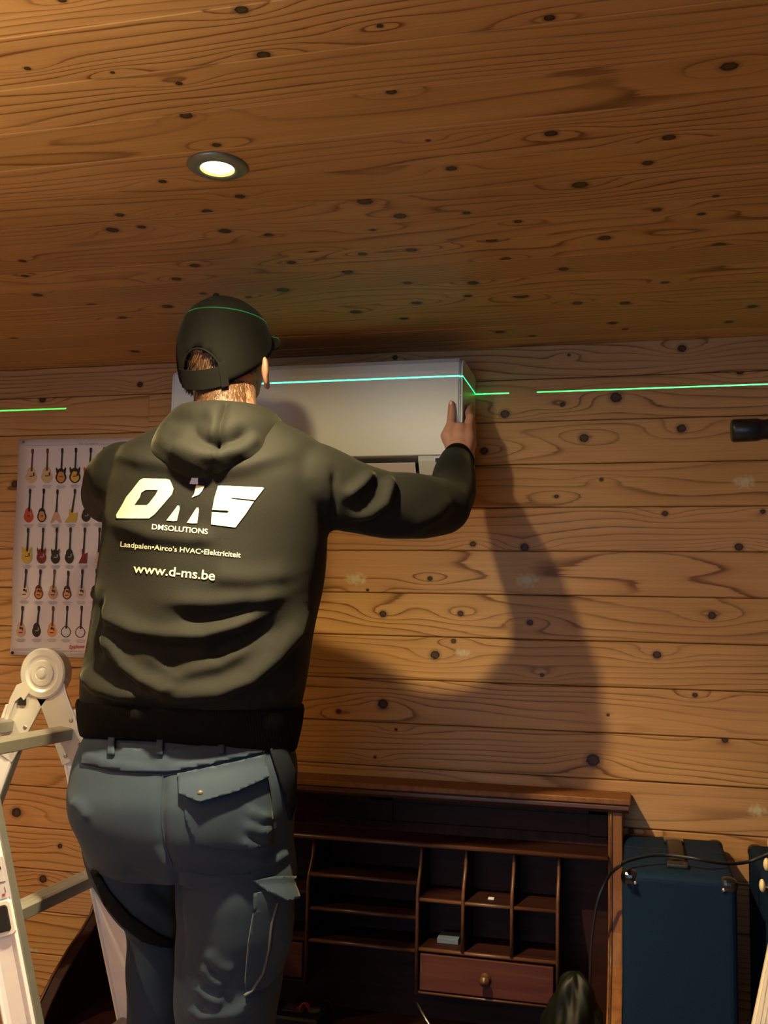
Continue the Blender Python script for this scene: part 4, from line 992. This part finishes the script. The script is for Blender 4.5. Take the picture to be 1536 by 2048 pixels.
# ---------------------------------------------------------------- trousers
PEL = [(1466, 178, 572, -.71, .120), (1500, 164, 583, -.712, .138), (1545, 148, 587, -.718, .150), (1590, 140, 587, -.722, .155), (1640, 146, 579, -.722, .154), (1690, 165, 574, -.715, .148), (1740, 185, 574, -.71, .136)]
mb = MB(); mb.loft([ring_px(*r)[0] for r in PEL])
RK = at(449, 2060, -.675)
R_LEG = [(468, 1680, -.715, .112), (472, 1760, -.705, .117), (470, 1830, -.70, .114), (463, 1920, -.69, .106), (452, 2010, -.68, .098), (449, 2070, -.675, .093)]
L_LEG = [(262, 1660, -.708, .104), (266, 1715, -.665, .096), (285, 1765, -.59, .086), (305, 1805, -.51, .077), (318, 1838, -.435, .072), (312, 1900, -.452, .063), (306, 1980, -.475, .058), (303, 2060, -.495, .056)]
rp, rrad = limb(R_LEG); lpn, lrad = limb(L_LEG)
def rung_x(z): return A0.x+dl.x*((A0.z-z)/-dl.z)
foot_r = Vector((rung_x(RUNGS[4])+.055, -.66, RUNGS[4]+.017)); foot_l = Vector((rung_x(RUNGS[3])+.01, -.56, RUNGS[3]+.017))
rp += [Vector((rp[-1].x, -.675, .62)).lerp(foot_r+Vector((0, 0, .3)), .5), foot_r+Vector((0, -.01, .10))]; rrad += [.080, .068]
lpn += [foot_l+Vector((0.0, .0, .11))]; lrad += [.058]
mb.chain(rp, rrad, 22); mb.chain(lpn, lrad, 20)
mb.ball(at(252, 1632, -.762), (.096, .084, .112)); mb.ball(at(458, 1646, -.765), (.100, .084, .122))
tr = fuse(mb, .0056, 34)
A = coords(tr); Nn = normals(tr); U, V = projn(A); face = np.clip(-(Nn@FN)*1.6, 0, 1); disp = np.zeros(len(A))
for pts, h, wa, wb in [([(326, 1545), (322, 1620), (326, 1690), (352, 1745)], -.010, 9, 9), ([(352, 1740), (357, 1800), (357, 1950)], -.010, 9, 9),
                       ([(400, 1925), (420, 1955), (450, 1975)], .010, 10, 8), ([(388, 1965), (415, 1990), (450, 2005)], .012, 11, 8), ([(372, 2000), (405, 2030), (470, 2025), (530, 1985)], .012, 14, 10), ([(405, 1900), (440, 1935), (470, 1945)], .006, 12, 10),
                       ([(495, 1620), (520, 1635), (545, 1632)], .006, 9, 9), ([(490, 1650), (520, 1665), (548, 1660)], .007, 9, 9), ([(480, 1685), (515, 1697), (545, 1690)], .007, 9, 9), ([(505, 1730), (550, 1722), (585, 1700)], .008, 10, 10),
                       ([(145, 1600), (165, 1615), (180, 1640)], .006, 10, 10), ([(355, 1735), (420, 1750), (500, 1745)], -.006, 10, 10),
                       ([(250, 1740), (290, 1760), (345, 1800)], -.007, 14, 14), ([(270, 1790), (310, 1810), (350, 1840)], .006, 12, 12), ([(165, 1508), (220, 1530), (310, 1540)], .004, 6, 6), ([(335, 1540), (440, 1520), (530, 1500)], .004, 6, 6)]:
    d, tt, sd = poly_dist(U, V, pts); disp += h*np.exp(-(d/wa)**2)*face*(np.clip(np.minimum(tt, 1-tt)*6, 0, 1)*.8+.2)
for i in range(14):
    k = rs.normal(size=3)*np.array((26, 22, 32)); disp += .0009*np.sin(A@k+rs.uniform(0, 6))
setco(tr, A+Nn*disp[:, None])
trousers = finish('trousers', evaluated(tr, [('SMOOTH', dict(factor=.5, iterations=1))]), M_TROU, person, 'grey-blue work trousers with flap pockets')
tm = trousers.data; TB = BVHTree.FromPolygons([v.co for v in tm.vertices], [p.vertices[:] for p in tm.polygons])
def drape(bvh, pix, name, mat, parent, lift=.002, thick=.003, res=7.0, open_edge=None, far=4.0):
    """cloth or print piece: polygon in photo pixels dropped onto the cloth below it"""
    me = bpy.data.meshes.new(name); bm = bmesh.new()
    f = bm.faces.new([bm.verts.new((u, v, 0)) for u, v in pix]); 
    bmesh.ops.triangulate(bm, faces=[f])
    return drape_bm(bvh, bm, me, name, mat, parent, lift, thick, res, open_edge)
def drape_bm(bvh, bm, me, name, mat, parent, lift, thick, res, open_edge=None):
    xs = [v.co.x for v in bm.verts]; ys = [v.co.y for v in bm.verts]
    x = math.floor(min(xs)/res)*res+res
    while x < max(xs):
        bmesh.ops.bisect_plane(bm, geom=bm.verts[:]+bm.edges[:]+bm.faces[:], plane_co=(x, 0, 0), plane_no=(1, 0, 0)); x += res
    y = math.floor(min(ys)/res)*res+res
    while y < max(ys):
        bmesh.ops.bisect_plane(bm, geom=bm.verts[:]+bm.edges[:]+bm.faces[:], plane_co=(0, y, 0), plane_no=(0, 1, 0)); y += res
    last = None; pend = []
    for v in bm.verts:
        u_, v_2 = v.co.x, v.co.y
        h = bvh.ray_cast(CAM, ray(u_, v_2).normalized(), 4.0)
        if h[0] is None: pend.append((v, u_, v_2)); continue
        n = h[1] if h[1].dot(FW) < 0 else -h[1]
        L_ = lift if open_edge is None else lift+open_edge(u_, v_2)
        v.co = h[0]+n*L_; last = h[0]
    for v, u_, v_2 in pend:
        q = bvh.find_nearest(at(u_, v_2, last.y)); v.co = q[0]+(q[1] if q[1].dot(FW) < 0 else -q[1])*lift
    bm.normal_update(); bm.to_mesh(me); bm.free()
    me.materials.append(mat); me.polygons.foreach_set('use_smooth', [True]*len(me.polygons))
    o = link(bpy.data.objects.new(name, me), parent)
    if thick:
        m = o.modifiers.new('solid', 'SOLIDIFY'); m.thickness = thick; m.offset = 0
    return o
# waistband, belt loops, seams
drape(TB, dense([(166, 1500), (250, 1497), (330, 1500), (430, 1490), (520, 1488), (535, 1500), (520, 1506), (420, 1528), (333, 1546), (250, 1542), (165, 1526)], 3), 'waistband', M_TROU, trousers, .0025, .003)
for u, v in ((227, 1478), (322, 1478), (443, 1477)):
    drape(TB, [(u-6, v), (u+6, v), (u+6, v+34), (u-6, v+34)], 'belt_loop', M_TROU, trousers, .007, .004, 6)
for pth in ([(326, 1545), (323, 1600), (324, 1650), (330, 1690), (345, 1730)], [(160, 1530), (230, 1543), (322, 1550)], [(326, 1552), (420, 1530), (525, 1506)], [(352, 1738), (420, 1752), (500, 1746)]):
    q = []
    for u, v in dense(pth):
        h = TB.ray_cast(CAM, ray(u, v).normalized(), 4.0)
        if h[0] is not None: q.append(h[0]-FW*.0006)
    if len(q) > 3: MB().tube(q, .0011, 6).build('seam', M_TROU, trousers, smooth=True)
# back pocket with buttoned flap
fl_ = lambda u, v: .012*max(0, (v-(1560-(u-360)*.2))/50)
pk = drape(TB, dense([(356, 1548), (440, 1530), (528, 1510), (533, 1555), (470, 1585), (402, 1606), (362, 1590)], 3), 'pocket_flap', M_TROU, trousers, .004, .004, 7, fl_)
drape(TB, dense([(366, 1590), (450, 1590), (534, 1556), (545, 1640), (540, 1690), (470, 1700), (392, 1690), (372, 1640)], 3), 'back_pocket', M_TROU, trousers, .0016, .0025)
h = TB.ray_cast(CAM, ray(404, 1582).normalized(), 4.0)
MB().lathe([(.0001, .0), (.006, .0), (.005, .004), (.0001, .005)], h[0]-FW*.014, -FW, 14).build('button', M_GREY, pk, smooth=True)
# cargo pocket on the right thigh
fl2 = lambda u, v: .016*max(0, (v-1768)/34)
drape(TB, dense([(506, 1786), (548, 1770), (572, 1766), (580, 1830), (575, 1880), (560, 1930), (530, 1970), (490, 1985), (488, 1960), (495, 1880), (505, 1820)], 3), 'cargo_pocket', M_TROU, trousers, .007, .006)
drape(TB, dense([(500, 1760), (545, 1752), (582, 1752), (580, 1792), (556, 1795), (528, 1780)], 3), 'cargo_flap', M_TROU, trousers, .010, .004, 6, fl2)
q = []
for u, v in dense([(556, 1800), (545, 1840), (540, 1890), (528, 1940), (506, 1975), (490, 1985)]):
    h = TB.ray_cast(CAM, ray(u, v).normalized(), 4.0)
    if h[0] is not None: q.append(h[0]-FW*.013)
MB().tube(q, .003, 8).build('pocket_piping', plain('pale_piping', (.06, .07, .075), .8), trousers, smooth=True)
# hip holster pocket at the right and dark knee panel at the left
drape(TB, dense([(536, 1500), (566, 1500), (584, 1545), (586, 1600), (575, 1640), (566, 1600), (552, 1550)], 3), 'hip_pocket', M_TROUD, trousers, .006, .006)
drape(TB, dense([(184, 1738), (198, 1742), (222, 1782), (262, 1828), (318, 1868), (345, 1880), (340, 1896), (285, 1878), (246, 1846), (212, 1806)], 3), 'knee_panel', M_TROUD, trousers, .004, .004)
# shoes on the rungs
for c in (foot_r, foot_l):
    sh = MB()
    rows3 = [(-.10, .026, .0, .07), (-.085, .034, .0, .085), (-.03, .038, .0, .10), (.02, .038, 0, .085), (.08, .044, 0, .06), (.14, .046, 0, .05), (.175, .034, 0, .042), (.188, .014, .004, .025)]
    rg_ = []
    for (y, hw, z0, z1) in rows3:
        rg_.append([(c.x+hw*math.cos(q), c.y+y, c.z+.022+z0+(z1-z0)*(.5+.5*math.sin(q))) for q in (2*math.pi*i/18 for i in range(18))])
    s_ = sh.loft(rg_).build('shoe', M_SHOE, person, smooth=True, sub=1)
    MB().extrude([(-.034, -.10), (.034, -.10), (.040, -.02), (.047, .10), (.040, .165), (.015, .192), (-.015, .192), (-.040, .165), (-.047, .10), (-.040, -.02)], (c.x, c.y, c.z), (1, 0, 0), (0, 1, 0), (0, 0, .028)).build('sole', M_SOLE, s_, bevel=.004)

# ---------------------------------------------------------------- body: one skin surface from head to feet
HC = at(447, 700, -.735)                      # centre of the head
HR = Matrix.Rotation(math.radians(-7), 3, 'Z') @ Matrix.Rotation(math.radians(22), 3, 'X')
def hp(x, y, z): return HC+HR @ Vector((x, y, z))
mb = MB()
mb.ball(hp(0, .004, .012), (.076, .094, .084), HR, 28, 18); mb.ball(hp(0, .020, -.045), (.062, .072, .078), HR, 24, 16); mb.ball(hp(0, .058, -.092), (.036, .030, .026), HR)
mb.ball(hp(0, .096, -.022), (.014, .018, .024), HR); mb.ball(hp(0, .108, -.034), (.016, .012, .010), HR)
for s in (-1, 1):
    mb.ball(hp(s*.030, .085, .012), (.018, .012, .008), HR); mb.ball(hp(s*.045, .060, -.03), (.022, .026, .022), HR)
    er = HR @ Matrix.Rotation(math.radians(s*24), 3, 'Z')
    e0 = hp(s*.088, -.004, -.050)
    mb.ball(e0, (.007, .019, .031), er, 16, 12); mb.ball(e0+er @ Vector((s*.004, -.006, .010)), (.006, .016, .022), er); mb.ball(e0+er @ Vector((0, .006, -.026)), (.007, .009, .011), er)
mb.ball(hp(0, .088, -.066), (.022, .010, .006), HR)
nb_ = at(452, 850, -.735)
mb.chain([hp(0, -.012, -.05), at(450, 800, -.745), nb_, nb_+Vector((0, .0, -.10))], [.064, .062, .066, .07], 22)
pel = at(370, 1600, -.71); chest = at(430, 1000, -.71)
mb.chain([nb_+Vector((0, 0, -.05)), chest, at(395, 1280, -.71), pel], [.07, .115, .10, .105], 20)
mb.chain([chest+Vector((-.14, 0, .03)), chest+Vector((.14, 0, .03))], [.06, .06])
mb.chain(ra, [r*.66 for r in rr_], 16); mb.chain(la, [r*.66 for r in lr_], 16)
mb.chain(rp, [r*.7 for r in rrad]); mb.chain([rp[-1], foot_r+Vector((0, 0, .06)), foot_r+Vector((0, .10, .045))], [.04, .036, .028])
mb.chain(lpn, [r*.7 for r in lrad]); mb.chain([lpn[-1], foot_l+Vector((0, 0, .06)), foot_l+Vector((0, .10, .045))], [.04, .036, .028])
mb.chain([rp[0], pel, lpn[0]], [.075, .10, .075])
# right hand: thumb flat on the front of the unit, fingers on its side
XS = AX1+.0105                                # finger centre line along the side of the unit
wr = at(918, 908, -.245)
mb.chain([ra[-1], wr, at(917, 892, -.237)], [.026, .024, .025], 18)
pc = at(915, 876, -.232)
def pal(u, v, Y, r): return at(u, v, Y), r
for seq in ([(905, 893, -.240, .019), (898, 872, -.236, .017), (902, 852, -.228, .0135)], [(918, 893, -.238, .021), (918, 872, -.232, .021), (920, 856, -.226, .015)], [(930, 895, -.236, .018), (934, 874, -.226, .019), (935, 858, -.215, .014)],
            [(936, 905, -.225, .016), (941, 885, -.212, .016), (941, 868, -.200, .013)], [(897, 880, -.238, .016), (892, 872, -.236, .014), (897, 858, -.230, .012)]):
    mb.chain([at(u, v, y) for u, v, y, r in seq], [r for *_, r in seq], 16)
# thumb
mb.chain([at(898, 868, -.236), at(901, 846, -.2235), at(903, 826, -.2165), at(903, 807, -.2150)], [.0150, .0105, .0100, .0082], 16)
# index, middle, ring and little finger along the side face
def finger(k, Yt, zt_, reach, r, pts_uv):
    p = at(*pts_uv); q2 = Vector((XS, Yt-.030, (p.z+zt_)/2+.012)); q3 = Vector((XS-.001, Yt, zt_))
    mb.chain([p, p.lerp(q2, .55)+Vector((.006, -.004, .004)), q2, q3], [r*1.25, r*1.08, r, r*.84], 14)
tip = at(937, 812, -.150).z
finger(0, -.145, tip, 0, .0098, (935, 856, -.214)); finger(1, -.122, tip+.004, 0, .0100, (938, 864, -.206)); finger(2, -.112, tip-.016, 0, .0095, (941, 874, -.202)); finger(3, -.118, tip-.040, 0, .0085, (942, 886, -.205))
# left hand under the other end of the unit
lw = la[-1]; lh = Vector((AX0+.055, -.232, AZ0+.055))
mb.chain([lw, lw.lerp(lh, .5), lh], [.026, .024, .022], 16)
for i in range(4):
    b = lh+Vector((-.030+.018*i, 0, .018)); mb.chain([lh+Vector((-.02+.012*i, 0, .0)), b+Vector((0, .004, .018)), b+Vector((-.002, .012, .042)), b+Vector((-.003, .015, .060-.006*abs(i-1.5)))], [.014, .0105, .0098, .0084], 12)
mb.chain([lh, lh+Vector((.034, 0, .008)), lh+Vector((.052, .010, .022)), lh+Vector((.060, .014, .040))], [.016, .013, .0105, .009], 12)
body_me = fuse(mb, .0030, 7)
body = finish('body', body_me, M_SKIN, person)
M_NAIL = plain('fingernail', (.62, .36, .28), .3)
for tpos, nrm in ((at(903, 807, -.2150)+Vector((0, -.0086, .000)), Vector((0, -1, .1))), ):
    MB().ball(tpos, (.0048, .0010, .0062)).build('fingernail', M_NAIL, body, smooth=True)
M_EYE = plain('eye_white', (.75, .73, .70), .2); M_IRIS = plain('iris', (.05, .08, .10), .2)
for s in (-1, 1):
    e = MB().ball(hp(s*.030, .084, -.004), .0115, None, 14, 10).build('eye', M_EYE, body, smooth=True); MB().ball(hp(s*.030, .0935, -.004), (.005, .003, .005), HR).build('iris', M_IRIS, e, smooth=True)
    MB().ball(hp(s*.030, .092, .020), (.016, .004, .0035), HR).build('eyebrow', M_HAIR, body, smooth=True)
MB().ball(hp(0, .0965, -.066), (.020, .004, .005), HR).build('lips', plain('lips', (.42, .15, .12), .4), body, smooth=True)
# ---------------------------------------------------------------- hair
mb = MB(); rg = random.Random(4)
def head_pt(az, el, k=0.0):
    """point on the skull, azimuth from the back of the head"""
    d = Vector((math.sin(az)*math.cos(el), -math.cos(az)*math.cos(el), math.sin(el)))
    return hp(d.x*(.0765+k), .004+d.y*(.0945+k), .012+d.z*(.086+k) if d.z > 0 else .012+d.z*(.128+k)), (HR @ d)
rings = []
for j in range(9):
    el = math.radians(30-j*11.5); ring = []
    for i in range(41):
        az = math.radians(-84+168*i/40)
        lim = math.radians(-62+9*abs(math.sin(az*1.0))**2+ (26 if abs(az) > 1.25 else 0))
        p, d = head_pt(az, max(el, lim), .0045-.003*(j/8)); ring.append(p)
    rings.append(ring)
mb.loft(rings, cap=False, closed=False)
for i in range(3600):
    az = math.radians(rg.uniform(-82, 82)); el = math.radians(rg.uniform(-64, 28))
    if abs(az) > 1.15 and el < math.radians(-16): continue
    p, d = head_pt(az, el, .0035); ln_ = rg.uniform(.006, .012)*(1.2 if el > -.3 else .8)
    dn_ = (HR @ Vector((rg.uniform(-.4, .4), -.25, -1))).normalized(); q = p+dn_*ln_+d*rg.uniform(.001, .0045); sd_ = d.cross(dn_).normalized()*.0006
    mb.add([p-sd_, p+sd_, q], [(0, 1, 2)])
BB = BVHTree.FromPolygons([v.co for v in body_me.vertices], [p.vertices[:] for p in body_me.polygons])
for i in range(5200):                         # nape
    u, v = rg.uniform(366, 520), rg.uniform(758, 822)
    if v > 800+8*math.sin(u*.05) and rg.random() < .6: continue
    if u > 488+(v-760)*.12 and rg.random() < .75: continue
    h = BB.ray_cast(CAM, ray(u, v).normalized(), 4.0)
    if h[0] is None: continue
    n = h[1] if h[1].dot(FW) < 0 else -h[1]; p = h[0]-n*.0005
    dn_ = Vector((rg.uniform(-.45, .45), -.1, -1)); dn_ = (dn_-n*dn_.dot(n)).normalized(); q = p+dn_*rg.uniform(.007, .013)+n*rg.uniform(.0015, .0045); sd_ = n.cross(dn_).normalized()*.0007
    mb.add([p-sd_, p+sd_, q], [(0, 1, 2)])
hair = mb.build('hair', M_HAIR, person, smooth=True); hair['label'] = 'short light brown hair below the cap'
# ---------------------------------------------------------------- baseball cap
CR = HR
def cp(x, y, z): return HC+CR @ Vector((x, y, z))
capr = (.0925, .110, .117)
NA, NE = 96, 20
def cap_pt(az, el, k=0.0):
    x = math.sin(az)*math.cos(el)*(capr[0]+k); y = -math.cos(az)*math.cos(el)*(capr[1]+k)
    z = math.sin(el)*(capr[2]+k)
    bulge = 1+.035*math.sin(min(el, 1.2)*2.2)
    return cp(x*bulge, .004+y*bulge, -.011+z-.034*math.cos(az)*max(0, 1-el*1.2)-.010*max(0, 1-el*1.2))
mb = MB(); vs_, fs_ = [], []
for j in range(NE+1):
    el = math.radians(-2+91.5*j/NE)
    for i in range(NA):
        az = 2*math.pi*i/NA; seam = -.0008 if (i % 16 == 0) else 0
        vs_.append(cap_pt(az, el, seam))
for j in range(NE):
    for i in range(NA):
        az = (i+.5)/NA*2*math.pi; az = az-2*math.pi if az > math.pi else az; el = math.radians(-2+91.5*(j+.5)/NE)
        arch = (az/.50)**2+((el-.02)/.40)**2 < 1
        if arch: continue
        k_ = (i+1) % NA; fs_.append((j*NA+i, j*NA+k_, (j+1)*NA+k_, (j+1)*NA+i))
mb.add(vs_, fs_)
cap = mb.build('cap', M_CAP, person, smooth=True, solid=.003); cap['label'] = 'black baseball cap with rear strap'
rings = []
for i in range(17):
    az = -.58+1.16*i/16
    rings.append([cap_pt(az, math.radians(e), k) for e, k in ((-3, .002), (10, .002), (10, .005), (-3, .005))])
MB().loft(rings).build('strap', M_CAP, cap, bevel=.001)
az = .50; MB().hexa([cap_pt(a, math.radians(e), k) for k in (.005, .009) for a, e in ((az-.07, -4), (az+.07, -4), (az+.07, 12), (az-.07, 12))]).build('strap_buckle', M_CAP, cap, bevel=.0015)
arch_pts = [cap_pt(.50*math.cos(q), .02+.40*math.sin(q), .0015) for q in (math.pi*i/24 for i in range(25))]
MB().tube(arch_pts, .0022, 8).build('opening_trim', M_CAP, cap, smooth=True)
MB().ball(cap_pt(0, math.radians(90), .002), (.007, .007, .005), CR).build('top_button', M_CAP, cap, smooth=True)
p = cap_pt(.18, math.radians(72), .001); MB().ball(p, (.006, .004, .006), CR).build('eyelet', M_CAP, cap, smooth=True)
rings = []
for i in range(21):                           # curved peak in front
    s = -1+2*i/20; az = math.pi+s*1.02
    e_ = cap_pt(az, math.radians(1), .0); out_ = .072*math.sqrt(max(0, 1-(abs(s)**2.2)))
    dirv = CR @ Vector((0, 1, -.10)); drop = CR @ Vector((0, 0, -1))
    rings.append([e_+drop*0+Vector((0, 0, 0)), e_+dirv*out_*.5-drop*.002+drop*.010*s*s, e_+dirv*out_+drop*(.012*s*s), e_+dirv*out_+drop*(.012*s*s+.003), e_+dirv*out_*.5+drop*(.010*s*s+.003), e_+drop*.003])
MB().loft(rings).build('peak', M_CAP, cap, smooth=True)

# ---------------------------------------------------------------- print on the back
def C7(x, y): return (130+x*.38411, 780+y*.38403)
def print_poly(outer, name, mat=None, hole=None):
    bm = bmesh.new(); edges = []
    for lp_ in [outer]+([hole] if hole else []):
        vs3 = [bm.verts.new((*C7(x, y), 0)) for x, y in lp_]
        edges += [bm.edges.new((vs3[i], vs3[(i+1) % len(vs3)])) for i in range(len(vs3))]
    bmesh.ops.triangle_fill(bm, edges=edges, use_beauty=True, normal=(0, 0, 1))
    return drape_bm(HB, bm, bpy.data.meshes.new(name), name, mat or M_PRINT, hoodie, .0016, 0, 5.0)
print_poly([(272, 668), (270, 650), (300, 600), (322, 558), (352, 522), (392, 470), (410, 461), (530, 463), (548, 468), (558, 490), (567, 515), (558, 545), (510, 600), (468, 648), (440, 669), (350, 670)], 'logo_letter', hole=[(425, 520), (487, 521), (475, 545), (440, 590), (430, 600), (364, 600), (392, 560), (400, 535)])
print_poly([(650, 489), (662, 455), (678, 428), (690, 418), (697, 432), (694, 460), (694, 492)], 'logo_flame', M_PRINTB)
print_poly([(684, 497), (728, 500), (716, 524), (700, 545), (662, 560), (675, 540)], 'logo_flame')
print_poly([(530, 680), (560, 640), (588, 602), (597, 603), (599, 618), (584, 682), (560, 683)], 'logo_flame')
print_poly([(636, 692), (662, 652), (686, 614), (696, 612), (699, 625), (690, 694), (665, 695)], 'logo_flame')
print_poly([(798, 500), (812, 498), (1030, 508), (1036, 513), (990, 574), (925, 566), (868, 562), (866, 568), (925, 574), (984, 581), (940, 648), (888, 716), (820, 708), (762, 700), (766, 636), (800, 638), (846, 641), (854, 634), (848, 628), (768, 624), (780, 560)], 'logo_letter')
def print_text(txt, p0, p1, hcap, name, bold=.0, refh=.69):
    me = text_mesh(txt, name, bold); A = coords(me); w = A[:, 0].max()-A[:, 0].min(); x0 = A[:, 0].min()
    a, b = C7(*p0), C7(*p1); d = Vector((b[0]-a[0], b[1]-a[1])); L = d.length; d /= L; n = Vector((d.y, -d.x)); s = hcap*.384/refh
    bm = bmesh.new(); bm.from_mesh(me)
    for v in bm.verts:
        x = (v.co.x-x0)/w*L; y = v.co.y*s
        v.co = (a[0]+d.x*x+n.x*y, a[1]+d.y*x+n.y*y, 0)
    return drape_bm(HB, bm, bpy.data.meshes.new(name), name, M_PRINT, hoodie, .0016, 0, 6.0)
print_text('DMSOLUTIONS', (454, 726), (743, 752), 27, 'lettering', .008)
print_text('Laadpalen\u2022Airco\u2019s HVAC\u2022Elektriciteit', (291, 815), (914, 873), 27, 'lettering', .008)
print_text('www.d-ms.be', (357, 950), (781, 991), 47, 'lettering', .012)
